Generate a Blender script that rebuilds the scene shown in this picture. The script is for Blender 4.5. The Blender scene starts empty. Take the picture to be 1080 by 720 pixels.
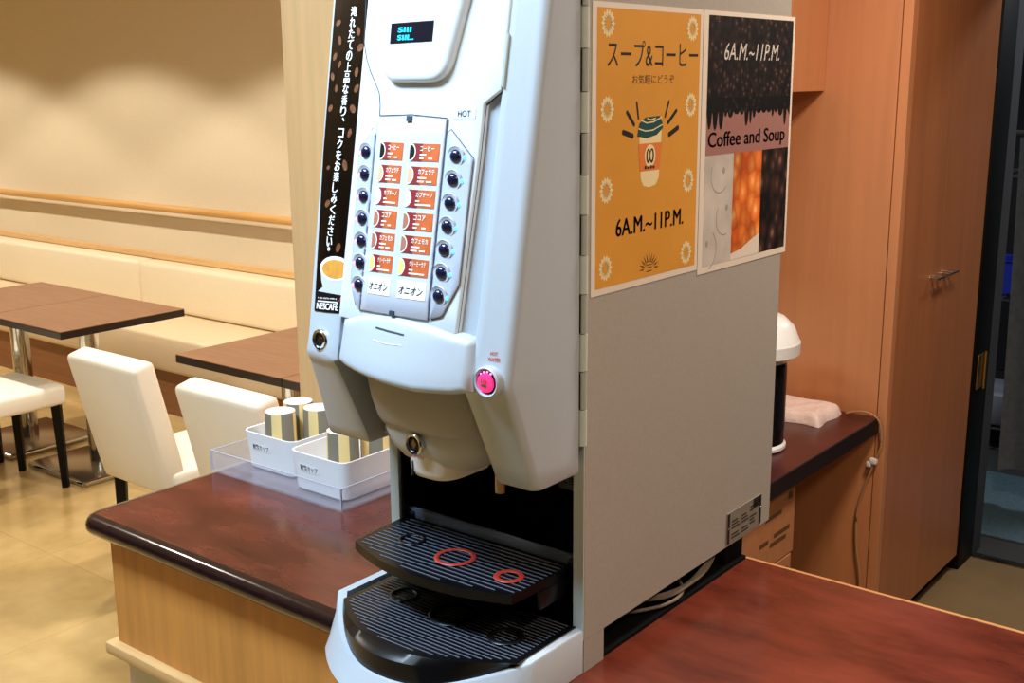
import bpy, bmesh, math, random
from mathutils import Vector, Matrix, Euler
random.seed(7)
sc = bpy.context.scene
col = sc.collection
PI = math.pi

# ------------------------------------------------------------------ materials
def lin(c):
    out = []
    for v in c:
        v /= 255.0
        out.append(v / 12.92 if v <= .04045 else ((v + .055) / 1.055) ** 2.4)
    return tuple(out) + (1.0,)

def scaled(c, k):
    return tuple(min(1, v * k) for v in c[:3]) + (1.0,)

def mat(name, rgb, rough=.5, metal=0.0, noise=None, stretch=(1, 1, 1), rgb2=None, bump=0.0, bscale=80, coat=0.0,
        emit=None, estr=0.0, alpha=None, trans=0.0, rvar=0.0, detail=5.0, lo=.35, hi=.65, spec=.5):
    m = bpy.data.materials.new(name)
    m.use_nodes = True
    nt = m.node_tree
    b = nt.nodes['Principled BSDF']
    c = lin(rgb)
    b.inputs['Base Color'].default_value = c
    b.inputs['Roughness'].default_value = rough
    b.inputs['Metallic'].default_value = metal
    b.inputs['Coat Weight'].default_value = coat
    b.inputs['Coat Roughness'].default_value = .08
    b.inputs['Specular IOR Level'].default_value = spec
    b.inputs['Transmission Weight'].default_value = trans
    if emit:
        b.inputs['Emission Color'].default_value = lin(emit)
        b.inputs['Emission Strength'].default_value = estr
    if alpha is not None:
        b.inputs['Alpha'].default_value = alpha
    tc = mp = None
    if noise or bump:
        tc = nt.nodes.new('ShaderNodeTexCoord')
        mp = nt.nodes.new('ShaderNodeMapping')
        mp.inputs['Scale'].default_value = stretch
        nt.links.new(tc.outputs['Object'], mp.inputs['Vector'])
    if noise:
        sca, amt = noise
        n = nt.nodes.new('ShaderNodeTexNoise')
        n.inputs['Scale'].default_value = sca
        n.inputs['Detail'].default_value = detail
        n.inputs['Roughness'].default_value = .6
        nt.links.new(mp.outputs['Vector'], n.inputs['Vector'])
        r = nt.nodes.new('ShaderNodeValToRGB')
        r.color_ramp.elements[0].position = lo
        r.color_ramp.elements[1].position = hi
        r.color_ramp.elements[0].color = scaled(c, 1 - amt)
        r.color_ramp.elements[1].color = lin(rgb2) if rgb2 else scaled(c, 1 + amt)
        nt.links.new(n.outputs['Fac'], r.inputs['Fac'])
        nt.links.new(r.outputs['Color'], b.inputs['Base Color'])
        if rvar:
            mr = nt.nodes.new('ShaderNodeMapRange')
            mr.inputs['To Min'].default_value = rough
            mr.inputs['To Max'].default_value = rough + rvar
            nt.links.new(n.outputs['Fac'], mr.inputs['Value'])
            nt.links.new(mr.outputs['Result'], b.inputs['Roughness'])
    if bump:
        n2 = nt.nodes.new('ShaderNodeTexNoise')
        n2.inputs['Scale'].default_value = bscale
        n2.inputs['Detail'].default_value = 3
        nt.links.new(mp.outputs['Vector'], n2.inputs['Vector'])
        bp = nt.nodes.new('ShaderNodeBump')
        bp.inputs['Strength'].default_value = bump
        bp.inputs['Distance'].default_value = .004
        nt.links.new(n2.outputs['Fac'], bp.inputs['Height'])
        nt.links.new(bp.outputs['Normal'], b.inputs['Normal'])
    return m

def voro_mat(name, dark, mid, light, scale, rough=.5, stretch=(1, 1, 1)):
    m = bpy.data.materials.new(name)
    m.use_nodes = True
    nt = m.node_tree
    b = nt.nodes['Principled BSDF']
    b.inputs['Roughness'].default_value = rough
    tc = nt.nodes.new('ShaderNodeTexCoord')
    mp = nt.nodes.new('ShaderNodeMapping')
    mp.inputs['Scale'].default_value = stretch
    v = nt.nodes.new('ShaderNodeTexVoronoi')
    v.inputs['Scale'].default_value = scale
    r = nt.nodes.new('ShaderNodeValToRGB')
    e = r.color_ramp.elements
    e[0].position = .06; e[0].color = lin(light)
    e[1].position = .74; e[1].color = lin(dark)
    k = e.new(.30); k.color = lin(mid)
    hs = nt.nodes.new('ShaderNodeSeparateColor')
    mr = nt.nodes.new('ShaderNodeMapRange'); mr.inputs['To Min'].default_value = .6; mr.inputs['To Max'].default_value = 1.15
    mx = nt.nodes.new('ShaderNodeVectorMath'); mx.operation = 'SCALE'
    nt.links.new(tc.outputs['Object'], mp.inputs['Vector'])
    nt.links.new(mp.outputs['Vector'], v.inputs['Vector'])
    nt.links.new(v.outputs['Distance'], r.inputs['Fac'])
    nt.links.new(v.outputs['Color'], hs.inputs[0])
    nt.links.new(hs.outputs[0], mr.inputs['Value'])
    nt.links.new(r.outputs['Color'], mx.inputs[0])
    nt.links.new(mr.outputs['Result'], mx.inputs['Scale'])
    nt.links.new(mx.outputs['Vector'], b.inputs['Base Color'])
    return m

def tile_mat(name, rgb, rgb2, joint, size):
    """vinyl floor: mottled squares with thin joints"""
    m = mat(name, rgb, .16, noise=(2.2, .22), rgb2=rgb2, rvar=.12, detail=8, lo=.3, hi=.7, coat=.15)
    nt = m.node_tree
    b = nt.nodes['Principled BSDF']
    ramp = [n for n in nt.nodes if n.type == 'VALTORGB'][0]
    tc = [n for n in nt.nodes if n.type == 'TEX_COORD'][0]
    br = nt.nodes.new('ShaderNodeTexBrick')
    br.offset = 0
    br.inputs['Scale'].default_value = 1
    br.inputs['Brick Width'].default_value = size
    br.inputs['Row Height'].default_value = size
    br.inputs['Mortar Size'].default_value = .0025
    br.inputs['Color1'].default_value = (1, 1, 1, 1)
    br.inputs['Color2'].default_value = (.86, .86, .84, 1)
    br.inputs['Mortar'].default_value = lin(joint)
    mx = nt.nodes.new('ShaderNodeMix'); mx.data_type = 'RGBA'; mx.blend_type = 'MULTIPLY'
    mx.inputs['Factor'].default_value = 1
    nt.links.new(tc.outputs['Object'], br.inputs['Vector'])
    nt.links.new(ramp.outputs['Color'], mx.inputs['A'])
    nt.links.new(br.outputs['Color'], mx.inputs['B'])
    nt.links.new(mx.outputs['Result'], b.inputs['Base Color'])
    return m

M = {}
M['paint'] = mat('silver_paint', (184, 193, 203), .34, noise=(600, .03), coat=.25)
M['paint_console'] = mat('console_paint', (216, 226, 232), .3, noise=(500, .02), coat=.3)
M['paint_wing'] = mat('button_panel_paint', (186, 196, 216), .32)
M['paint_label'] = mat('label_panel_plastic', (206, 214, 232), .22, coat=.4)
M['body'] = mat('body_paint', (170, 164, 156), .42, noise=(260, .05), bump=.05, bscale=500)
M['under'] = mat('underside_plastic', (168, 165, 163), .42, noise=(300, .03))
M['spout'] = mat('spout_plastic', (184, 188, 190), .38)
M['white_plastic'] = mat('white_plastic', (240, 241, 243), .35)
M['frame'] = mat('pale_frame', (196, 206, 202), .4)
M['hinge'] = mat('hinge_metal', (172, 180, 174), .42)
M['black'] = mat('black_plastic', (13, 13, 15), .32)
M['black_matte'] = mat('matt_black', (5, 5, 6), .85, spec=.15)
M['deck'] = mat('tray_black', (8, 9, 12), .3, spec=.3)
M['slat'] = mat('grille_slat', (98, 103, 118), .3)
M['lip_lit'] = mat('lit_shelf_lip', (112, 130, 156), .3)  # blue-grey highlight along the lip is put into its base colour
M['ring_red'] = mat('red_ring', (165, 52, 40), .4)
M['ring_black'] = mat('black_ring', (9, 9, 11), .35)
M['chrome'] = mat('chrome', (205, 205, 205), .1, 1.0)
M['steel'] = mat('steel', (190, 176, 156), .22, 1.0)
M['seam'] = mat('seam_line', (48, 58, 72), .6)
M['screen'] = mat('screen_glass', (12, 18, 34), .06, coat=.6)
M['cyan'] = mat('cyan_readout', (20, 190, 230), .4, emit=(30, 205, 245), estr=1.2)
M['button'] = mat('navy_button', (22, 28, 58), .14, coat=.5)
M['ring'] = mat('button_ring', (196, 204, 222), .28)
M['led_blue'] = mat('blue_light', (90, 200, 255), .4, emit=(70, 190, 255), estr=2.2)
M['led_pink'] = mat('pink_light', (255, 150, 190), .4, emit=(255, 110, 170), estr=2.6)
M['pink_button'] = mat('pink_button', (240, 60, 130), .25, emit=(255, 50, 120), estr=.45)
M['ink_brown'] = mat('olive_ink', (110, 80, 30), .6)
M['ink'] = mat('black_ink', (22, 18, 20), .6)
M['ink_soft'] = mat('soft_ink', (92, 62, 26), .6)
M['ink_red'] = mat('red_ink', (214, 60, 44), .6)
M['ink_white'] = mat('white_ink', (248, 248, 246), .5)
M['card'] = mat('white_card', (248, 249, 250), .5)
M['lab_orange'] = mat('orange_label', (206, 104, 54), .4, noise=(60, .12))
M['lab_red'] = mat('maroon_label', (142, 44, 46), .4)
M['d_black'] = mat('coffee_print', (26, 16, 14), .4)
M['d_cream'] = mat('latte_print', (226, 182, 148), .4)
M['d_white'] = mat('foam_print', (248, 240, 232), .4)
M['d_cocoa'] = mat('cocoa_print', (176, 116, 92), .4)
M['d_yellow'] = mat('soup_print', (246, 214, 128), .4)
M['paper'] = mat('poster_paper', (226, 214, 200), .55)
M['yellow'] = mat('yellow_print', (216, 152, 60), .5, noise=(6, .05))
M['daisy'] = mat('cream_print', (236, 216, 166), .5)
M['teal'] = mat('teal_print', (34, 78, 80), .5)
M['sleeve'] = mat('sleeve_print', (222, 128, 62), .5)
M['mauve'] = mat('mauve_print', (158, 112, 104), .5)
M['beans_small'] = voro_mat('small_bean_print', (14, 9, 9), (44, 30, 27), (112, 88, 78), 92)
M['beans_dark'] = voro_mat('dark_bean_print', (6, 4, 4), (14, 10, 9), (60, 48, 44), 80)
M['beans_big'] = voro_mat('bean_print', (10, 6, 6), (64, 40, 34), (140, 98, 82), 46, stretch=(1, 1, .75))
M['corn'] = voro_mat('corn_print', (206, 92, 30), (240, 138, 60), (255, 196, 130), 46, stretch=(1, 1, .75))
M['mushroom'] = mat('mushroom_print', (196, 188, 180), .5, noise=(16, .12), detail=2)
M['banner'] = mat('banner_print', (10, 7, 7), .2, noise=(26, .6), rgb2=(34, 22, 18), lo=.55, hi=.85, coat=.3)
M['bean'] = mat('bean_brown', (112, 68, 44), .4, noise=(240, .4))
M['bean_line'] = mat('bean_crease', (44, 22, 14), .5)
M['coffee'] = mat('latte_surface', (214, 150, 62), .4, noise=(90, .12))
M['porcelain'] = mat('porcelain_print', (196, 202, 210), .4)
M['plate'] = mat('rating_plate', (172, 164, 152), .35, .5)
M['counter'] = mat('brown_leather_laminate', (80, 35, 25), .11, noise=(5, .04), rgb2=(122, 56, 41), rvar=.16, detail=5, stretch=(1.1, 3.2, 1), lo=.32, hi=.74)
M['lip'] = mat('dark_counter_edge', (34, 17, 18), .16, noise=(60, .2), coat=.3)
M['work_edge'] = mat('worktop_edge', (30, 17, 18), .55, spec=.25)
M['work'] = mat('maroon_worktop', (72, 26, 24), .3, noise=(14, .2))
M['wood'] = mat('honey_wood', (214, 146, 72), .38, noise=(3, .14), stretch=(9, 9, .5), detail=7)
M['wood_trim'] = mat('pale_wood', (222, 180, 122), .4, noise=(4, .1), stretch=(.6, 12, 12))
M['pillar'] = mat('pillar_wood', (230, 188, 134), .42, noise=(4, .05), stretch=(14, 14, .7), detail=7)
M['cherry'] = mat('cherry_wood', (196, 130, 84), .36, noise=(3, .06), stretch=(7, 7, .4), detail=3)
M['cherry_door'] = mat('cherry_door_wood', (172, 106, 64), .36, noise=(3, .07), stretch=(7, 6, .4), detail=3)
M['plinth'] = mat('white_plinth', (226, 226, 226), .5)
M['wall'] = mat('cream_wallpaper', (226, 209, 176), .85, noise=(90, .025), bump=.12, bscale=160)
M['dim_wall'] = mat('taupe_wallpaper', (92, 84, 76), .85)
M['ceil'] = mat('ceiling_white', (225, 220, 210), .9)
M['floor'] = tile_mat('vinyl_floor', (198, 160, 94), (224, 194, 134), (236, 228, 212), .6)
M['vinyl'] = mat('cream_vinyl', (240, 224, 190), .42, noise=(120, .03), bump=.05, bscale=300)
M['chair_vinyl'] = mat('white_vinyl', (246, 238, 220), .38, noise=(140, .02), bump=.05, bscale=300)
M['seat_vinyl'] = mat('tan_vinyl', (232, 208, 170), .42, noise=(120, .03), bump=.05, bscale=300)
M['bench_base'] = mat('brown_bench_base', (140, 90, 52), .45, noise=(3, .15), stretch=(.8, 10, 10))
M['table'] = mat('brown_tabletop', (138, 97, 70), .34, noise=(5, .12), stretch=(1, 9, 9))
M['table_edge'] = mat('dark_table_edge', (28, 14, 12), .4)
M['leg'] = mat('black_lacquer', (8, 7, 8), .4, spec=.2)
M['base_plate'] = mat('brushed_base', (150, 132, 108), .2, .85)
M['rail'] = mat('handrail_wood', (214, 162, 92), .32, noise=(4, .12), stretch=(.5, 14, 14))
M['cardboard'] = mat('cardboard', (176, 116, 72), .7, noise=(30, .06))
M['tape'] = mat('brown_tape', (196, 140, 92), .35)
M['cloth'] = mat('pinkish_cloth', (240, 218, 210), .85, bump=1.0, bscale=70)
M['pot_white'] = mat('pot_white', (226, 222, 214), .35)
M['pot_dark'] = mat('pot_dark', (26, 22, 22), .18, .4)
M['cord'] = mat('beige_cord', (168, 122, 84), .5)
M['cable'] = mat('grey_cable', (128, 118, 106), .3)
M['dark_frame'] = mat('black_door_frame', (6, 9, 9), .55, spec=.15)
M['brass'] = mat('brass', (190, 160, 100), .3, 1.0)
M['mat'] = mat('teal_floor_mat', (74, 98, 108), .8, noise=(90, .2), bump=.4, bscale=140)
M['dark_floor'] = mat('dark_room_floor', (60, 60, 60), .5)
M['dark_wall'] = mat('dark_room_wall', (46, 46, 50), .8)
M['towel'] = mat('grey_towel', (128, 134, 138), .95, noise=(40, .1), bump=.6, bscale=200)
M['blue'] = mat('blue_plastic', (44, 62, 190), .4)
M['rack'] = mat('rack_metal', (90, 92, 96), .4, .6)
M['card_grey'] = mat('pale_grey_box', (150, 150, 165), .6)
# clear acrylic
def acrylic():
    m = bpy.data.materials.new('clear_acrylic')
    m.use_nodes = True
    nt = m.node_tree
    for n in list(nt.nodes):
        if n.type != 'OUTPUT_MATERIAL': nt.nodes.remove(n)
    out = [n for n in nt.nodes if n.type == 'OUTPUT_MATERIAL'][0]
    t = nt.nodes.new('ShaderNodeBsdfTransparent'); t.inputs['Color'].default_value = (.97, .97, .99, 1)
    g = nt.nodes.new('ShaderNodeBsdfGlossy'); g.inputs['Roughness'].default_value = .05
    d = nt.nodes.new('ShaderNodeBsdfDiffuse'); d.inputs['Color'].default_value = (.85, .86, .95, 1)
    fr = nt.nodes.new('ShaderNodeFresnel'); fr.inputs['IOR'].default_value = 1.49
    ge = nt.nodes.new('ShaderNodeNewGeometry')
    inv = nt.nodes.new('ShaderNodeMath'); inv.operation = 'SUBTRACT'; inv.inputs[0].default_value = 1
    mul = nt.nodes.new('ShaderNodeMath'); mul.operation = 'MULTIPLY'
    nt.links.new(ge.outputs['Backfacing'], inv.inputs[1]); nt.links.new(fr.outputs[0], mul.inputs[0]); nt.links.new(inv.outputs[0], mul.inputs[1])
    m1 = nt.nodes.new('ShaderNodeMixShader'); m1.inputs['Fac'].default_value = .13
    m2 = nt.nodes.new('ShaderNodeMixShader')
    nt.links.new(t.outputs[0], m1.inputs[1]); nt.links.new(d.outputs[0], m1.inputs[2])
    nt.links.new(mul.outputs[0], m2.inputs['Fac'])
    nt.links.new(m1.outputs[0], m2.inputs[1]); nt.links.new(g.outputs[0], m2.inputs[2])
    nt.links.new(m2.outputs[0], out.inputs['Surface'])
    return m
M['acrylic'] = acrylic()
M['acrylic_edge'] = mat('acrylic_edge', (188, 190, 206), .12, coat=.5)
# striped paper cup: wedge stripes round the cup's axis
def cup_mat():
    m = mat('striped_cup_paper', (232, 202, 136), .5)
    nt = m.node_tree
    b = nt.nodes['Principled BSDF']
    tc = nt.nodes.new('ShaderNodeTexCoord')
    sx = nt.nodes.new('ShaderNodeSeparateXYZ')
    at = nt.nodes.new('ShaderNodeMath'); at.operation = 'ARCTAN2'
    mu = nt.nodes.new('ShaderNodeMath'); mu.operation = 'MULTIPLY'; mu.inputs[1].default_value = 2 / PI
    fr = nt.nodes.new('ShaderNodeMath'); fr.operation = 'FRACT'
    r = nt.nodes.new('ShaderNodeValToRGB'); r.color_ramp.interpolation = 'CONSTANT'
    r.color_ramp.elements[0].color = lin((236, 206, 140))
    r.color_ramp.elements[1].position = .42; r.color_ramp.elements[1].color = lin((128, 120, 104))
    nt.links.new(tc.outputs['Object'], sx.inputs[0])
    nt.links.new(sx.outputs['Y'], at.inputs[0]); nt.links.new(sx.outputs['X'], at.inputs[1])
    nt.links.new(at.outputs[0], mu.inputs[0]); nt.links.new(mu.outputs[0], fr.inputs[0])
    nt.links.new(fr.outputs[0], r.inputs['Fac']); nt.links.new(r.outputs['Color'], b.inputs['Base Color'])
    return m
M['cup'] = cup_mat()
M['cup_base'] = mat('cup_paper_white', (246, 244, 240), .55)

# ------------------------------------------------------------------ mesh helpers (all take world coordinates)
def NB(): return bmesh.new()

def box(bm, x0, x1, y0, y1, z0, z1, bev=0.0, seg=2):
    t = bmesh.new()
    r = bmesh.ops.create_cube(t, size=1)
    for v in r['verts']:
        v.co = Vector(((x0 + x1) / 2 + v.co.x * (x1 - x0), (y0 + y1) / 2 + v.co.y * (y1 - y0), (z0 + z1) / 2 + v.co.z * (z1 - z0)))
    if bev:
        bmesh.ops.bevel(t, geom=t.edges[:], offset=bev, segments=seg, profile=.5, affect='EDGES')
    merge(bm, t)
    return bm

def merge(bm, t, mx=None):
    if mx is not None: t.transform(mx)
    me = bpy.data.meshes.new('tmp')
    t.to_mesh(me); t.free()
    bm.from_mesh(me)
    bpy.data.meshes.remove(me)

def cyl(bm, p0, p1, r0, r1=None, n=24, cap=True):
    r1 = r0 if r1 is None else r1
    p0, p1 = Vector(p0), Vector(p1)
    d = p1 - p0
    t = bmesh.new()
    bmesh.ops.create_cone(t, cap_ends=cap, segments=n, radius1=r0, radius2=r1, depth=d.length)
    q = Vector((0, 0, 1)).rotation_difference(d.normalized())
    merge(bm, t, Matrix.Translation((p0 + p1) / 2) @ q.to_matrix().to_4x4())
    return bm

def ball(bm, c, rx, ry=None, rz=None, n=20):
    t = bmesh.new()
    bmesh.ops.create_uvsphere(t, u_segments=n, v_segments=n // 2 + 2, radius=1)
    merge(bm, t, Matrix.Translation(c) @ Matrix.Diagonal((rx, ry or rx, rz or rx, 1)))
    return bm

def lathe(bm, prof, c, n=32, axis='z'):
    rings = []
    for r, h in prof:
        ring = []
        for i in range(n):
            a = 2 * PI * i / n
            if axis == 'z': p = (c[0] + r * math.cos(a), c[1] + r * math.sin(a), c[2] + h)
            else: p = (c[0] + r * math.cos(a), c[1] - h, c[2] + r * math.sin(a))
            ring.append(bm.verts.new(p))
        rings.append(ring)
    for a, b in zip(rings, rings[1:]):
        for i in range(n):
            j = (i + 1) % n
            bm.faces.new((a[i], a[j], b[j], b[i]))
    if prof[0][0] > 1e-6: bm.faces.new(list(reversed(rings[0])))
    if prof[-1][0] > 1e-6: bm.faces.new(rings[-1])
    return bm

def tube(bm, pts, r, n=10, cap=True):
    pts = [Vector(p) for p in pts]
    rings = []
    up = Vector((0, 0, 1))
    for i, p in enumerate(pts):
        d = (pts[min(i + 1, len(pts) - 1)] - pts[max(i - 1, 0)]).normalized()
        s = d.cross(up)
        if s.length < 1e-3: s = d.cross(Vector((1, 0, 0)))
        s.normalize(); u = s.cross(d).normalized()
        rings.append([bm.verts.new(p + (s * math.cos(2 * PI * k / n) + u * math.sin(2 * PI * k / n)) * r) for k in range(n)])
    for a, b in zip(rings, rings[1:]):
        for k in range(n):
            bm.faces.new((a[k], a[(k + 1) % n], b[(k + 1) % n], b[k]))
    if cap:
        bm.faces.new(list(reversed(rings[0]))); bm.faces.new(rings[-1])
    return bm

def smooth_path(pts, n=8):
    out = []
    P = [Vector(p) for p in pts]
    for i in range(len(P) - 1):
        a, b, c, d = P[max(i - 1, 0)], P[i], P[i + 1], P[min(i + 2, len(P) - 1)]
        for k in range(n):
            t = k / n
            out.append(.5 * ((2 * b) + (c - a) * t + (2 * a - 5 * b + 4 * c - d) * t * t + (3 * b - a - 3 * c + d) * t ** 3))
    out.append(P[-1])
    return out

def torus(bm, c, R, r, nx=36, nr=8, flat=1.0):
    g = []
    for i in range(nx):
        a = 2 * PI * i / nx
        g.append([bm.verts.new((c[0] + (R + r * math.cos(2 * PI * k / nr)) * math.cos(a), c[1] + (R + r * math.cos(2 * PI * k / nr)) * math.sin(a), c[2] + r * flat * math.sin(2 * PI * k / nr))) for k in range(nr)])
    for i in range(nx):
        for k in range(nr):
            bm.faces.new((g[i][k], g[(i + 1) % nx][k], g[(i + 1) % nx][(k + 1) % nr], g[i][(k + 1) % nr]))
    return bm

def rounded(pts, r, n=5):
    """2D polygon with rounded corners; r is a number or one radius per corner"""
    out = []
    m = len(pts)
    for i in range(m):
        p, a, b = Vector(pts[i]), Vector(pts[i - 1]), Vector(pts[(i + 1) % m])
        ri = r[i] if isinstance(r, (list, tuple)) else r
        if ri <= 0: out.append(tuple(p)); continue
        da, db = (a - p), (b - p)
        t = min(ri, da.length * .45, db.length * .45)
        s, e = p + da.normalized() * t, p + db.normalized() * t
        for k in range(n + 1):
            u = k / n
            out.append(tuple((1 - u) ** 2 * s + 2 * u * (1 - u) * p + u * u * e))
    return out

def prism(bm, poly, fn, d0, d1):
    """poly of (u,v) extruded from depth d0 to d1; fn(u,v,d) gives the point"""
    A = [bm.verts.new(fn(u, v, d0)) for u, v in poly]
    B = [bm.verts.new(fn(u, v, d1)) for u, v in poly]
    bm.faces.new(A); bm.faces.new(list(reversed(B)))
    n = len(poly)
    for i in range(n):
        bm.faces.new((A[i], B[i], B[(i + 1) % n], A[(i + 1) % n]))
    return bm

# ------------------------------------------------------------------ objects
def wloc(o):
    v = Vector((0, 0, 0))
    while o is not None:
        v += o.location; o = o.parent
    return v

def finish(o, smooth):
    me = o.data
    if smooth:
        for p in me.polygons: p.use_smooth = True
        me.set_sharp_from_angle(angle=math.radians(smooth))

def part(name, bm, m, parent, label=None, smooth=35):
    bmesh.ops.recalc_face_normals(bm, faces=bm.faces[:])
    bmesh.ops.translate(bm, verts=bm.verts[:], vec=-wloc(parent))
    me = bpy.data.meshes.new(name)
    bm.to_mesh(me); bm.free()
    me.materials.append(m)
    o = bpy.data.objects.new(name, me); col.objects.link(o)
    o.parent = parent
    if label: o['label'] = label
    finish(o, smooth)
    return o

def props(o, label=None, cat=None, group=None, kind=None):
    if label: o['label'] = label
    if cat: o['category'] = cat
    if group: o['group'] = group
    if kind: o['kind'] = kind
    return o

def thing(name, label, cat, loc, group=None):
    o = bpy.data.objects.new(name, None); col.objects.link(o)
    o.empty_display_size = .1
    o.location = loc
    return props(o, label, cat, group)

def solid(name, bm, m, label=None, cat=None, group=None, kind=None, smooth=35, origin=None, recalc=True):
    if recalc: bmesh.ops.recalc_face_normals(bm, faces=bm.faces[:])
    xs = [v.co for v in bm.verts]
    o0 = Vector(origin) if origin else Vector(((min(v.x for v in xs) + max(v.x for v in xs)) / 2, (min(v.y for v in xs) + max(v.y for v in xs)) / 2, min(v.z for v in xs)))
    bmesh.ops.translate(bm, verts=bm.verts[:], vec=-o0)
    me = bpy.data.meshes.new(name)
    bm.to_mesh(me); bm.free()
    me.materials.append(m)
    o = bpy.data.objects.new(name, me); col.objects.link(o)
    o.location = o0
    finish(o, smooth)
    return props(o, label, cat, group, kind)

def struct(name, bm, m, **k): return solid(name, bm, m, kind='structure', **k)

def copy_tree(o, parent=None):
    c = o.copy(); col.objects.link(c)
    if parent is not None: c.parent = parent
    for ch in list(o.children): copy_tree(ch, c)
    return c

# ------------------------------------------------------------------ lettering
def text(bm, body, fn, box2, bold=0.0, shear=0.0, fit='both', res=3):
    """set the words inside box2=(u0,u1,v0,v1) of a surface; fn(u,v) gives the point"""
    cu = bpy.data.curves.new('t', 'FONT')
    cu.body = body; cu.size = 1; cu.offset = bold; cu.shear = shear; cu.resolution_u = res
    o = bpy.data.objects.new('t', cu); col.objects.link(o)
    dg = bpy.context.evaluated_depsgraph_get()
    me = bpy.data.meshes.new_from_object(o.evaluated_get(dg))
    bpy.data.objects.remove(o); bpy.data.curves.remove(cu)
    vs = [v.co for v in me.vertices]
    if not vs: return bm
    x0, x1 = min(v.x for v in vs), max(v.x for v in vs)
    y0, y1 = min(v.y for v in vs), max(v.y for v in vs)
    u0, u1, v0, v1 = box2
    if fit == 'both':
        su, sv = (u1 - u0) / (x1 - x0), (v1 - v0) / (y1 - y0); ou, ov = u0, v0
    else:
        s = min((abs(u1 - u0)) / (x1 - x0), (v1 - v0) / (y1 - y0)); su = sv = s
        ou = (u0 + u1) / 2 - s * (x1 - x0) / 2; ov = (v0 + v1) / 2 - s * (y1 - y0) / 2
    nv = [bm.verts.new(fn(ou + (v.co.x - x0) * su, ov + (v.co.y - y0) * sv)) for v in me.vertices]
    for p in me.polygons:
        try: bm.faces.new([nv[i] for i in p.vertices])
        except ValueError: pass
    bpy.data.meshes.remove(me)
    return bm

def flat(bm, poly, fn):
    bm.faces.new([bm.verts.new(fn(u, v)) for u, v in poly])
    return bm

def rect(u0, u1, v0, v1): return [(u0, v0), (u1, v0), (u1, v1), (u0, v1)]
def ell(cu, cv, ru, rv, n=24, a0=0, a1=2 * PI): 
    k = n if abs(a1 - a0 - 2 * PI) < 1e-6 else n + 1
    return [(cu + ru * math.cos(a0 + (a1 - a0) * i / n), cv + rv * math.sin(a0 + (a1 - a0) * i / n)) for i in range(k)]

# =================================================================== ROOM
CT = .92            # counter top height
b = NB(); box(b, -10, 2.4, -3.6, 4.05, -.1, 0); struct('floor', b, M['floor'], smooth=0)
b = NB(); box(b, -1.784, 2.38, 1.62, 4.034, .0, .003); struct('floor_kitchen_shade', b, mat('shaded_vinyl', (128, 104, 68), .4, noise=(5, .1)), smooth=0)  # same vinyl floor; the dimmer kitchen light is put into this sheet's colour
b = NB(); box(b, -10, 2.4, -3.6, 7, 2.55, 2.65); struct('ceiling', b, M['ceil'], smooth=0)
b = NB(); box(b, -10, -1.9, 3.87, 4.0, 0, 2.55); struct('wall_back', b, M['wall'], smooth=0)
b = NB(); box(b, -10.1, -10, -3.6, 4.0, 0, 2.55); struct('wall_left', b, M['wall'], smooth=0)
b = NB(); box(b, -10, 2.4, -3.7, -3.6, 0, 2.55); struct('wall_front', b, M['dim_wall'], smooth=0)
b = NB(); box(b, 2.4, 2.5, -3.6, 7, 0, 2.55); struct('wall_right', b, M['dim_wall'], smooth=0)
b = NB(); box(b, -1.9, -1.785, 1.80, 3.87, 0, 2.55); struct('wall_divider', b, M['pillar'], smooth=0)
b = NB(); box(b, -1.905, -1.62, 1.63, 1.80, 0, 2.55, .004); struct('trim_1', b, M['pillar'])
# wooden strip above the bench
b = NB(); box(b, -9.6, -1.9, 3.845, 3.87, .70, .735, .004)
struct('trim_2', b, M['wood_trim'])
# doorway wall beyond the cabinet
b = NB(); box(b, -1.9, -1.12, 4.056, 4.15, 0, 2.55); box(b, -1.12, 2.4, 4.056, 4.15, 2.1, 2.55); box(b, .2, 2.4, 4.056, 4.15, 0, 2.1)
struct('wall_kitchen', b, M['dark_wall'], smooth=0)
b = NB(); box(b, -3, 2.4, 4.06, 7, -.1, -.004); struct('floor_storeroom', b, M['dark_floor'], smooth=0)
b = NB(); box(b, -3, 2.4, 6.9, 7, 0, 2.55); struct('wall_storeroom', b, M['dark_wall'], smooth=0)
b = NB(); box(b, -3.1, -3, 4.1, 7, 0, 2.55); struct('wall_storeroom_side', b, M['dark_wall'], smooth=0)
# black jamb, its hinge and the metal threshold
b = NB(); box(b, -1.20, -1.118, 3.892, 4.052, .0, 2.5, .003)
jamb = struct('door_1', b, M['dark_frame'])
b = NB(); box(b, -1.118, -1.112, 3.915, 3.975, .65, .77, .002); cyl(b, (-1.108, 3.975, .645), (-1.108, 3.975, .775), .006, n=12)
part('hinge', b, M['brass'], jamb, 'brass hinge')
b = NB(); box(b, -1.115, .2, 4.035, 4.075, 0, .008, .002); struct('trim_3', b, M['steel'])

# =================================================================== DINING CORNER
bench_group = 'upholstered bench sections along the cream wall'
def bench(x0, x1, label):
    t = thing('bench', label, 'bench', ((x0 + x1) / 2, 3.6, 0), bench_group)
    b = NB(); box(b, x0, x1, 3.392, 3.86, 0, .232); part('base', b, M['bench_base'], t, 'brown wood base')
    b = NB(); box(b, x0 + .003, x1 - .003, 3.365, 3.86, .234, .43, .022, 3); part('seat_cushion', b, M['seat_vinyl'], t)
    b = NB(); box(b, x0 + .003, x1 - .003, 3.735, 3.866, .432, .70, .028, 3); part('back_cushion', b, M['vinyl'], t)
    return t
bench(-9.3, -5.70, 'cream upholstered wall bench section on the left, behind the pair of joined brown tables')
bench(-5.70, -1.92, 'cream upholstered wall bench section right of the backrest seam, running up to the wooden pillar')

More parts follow.
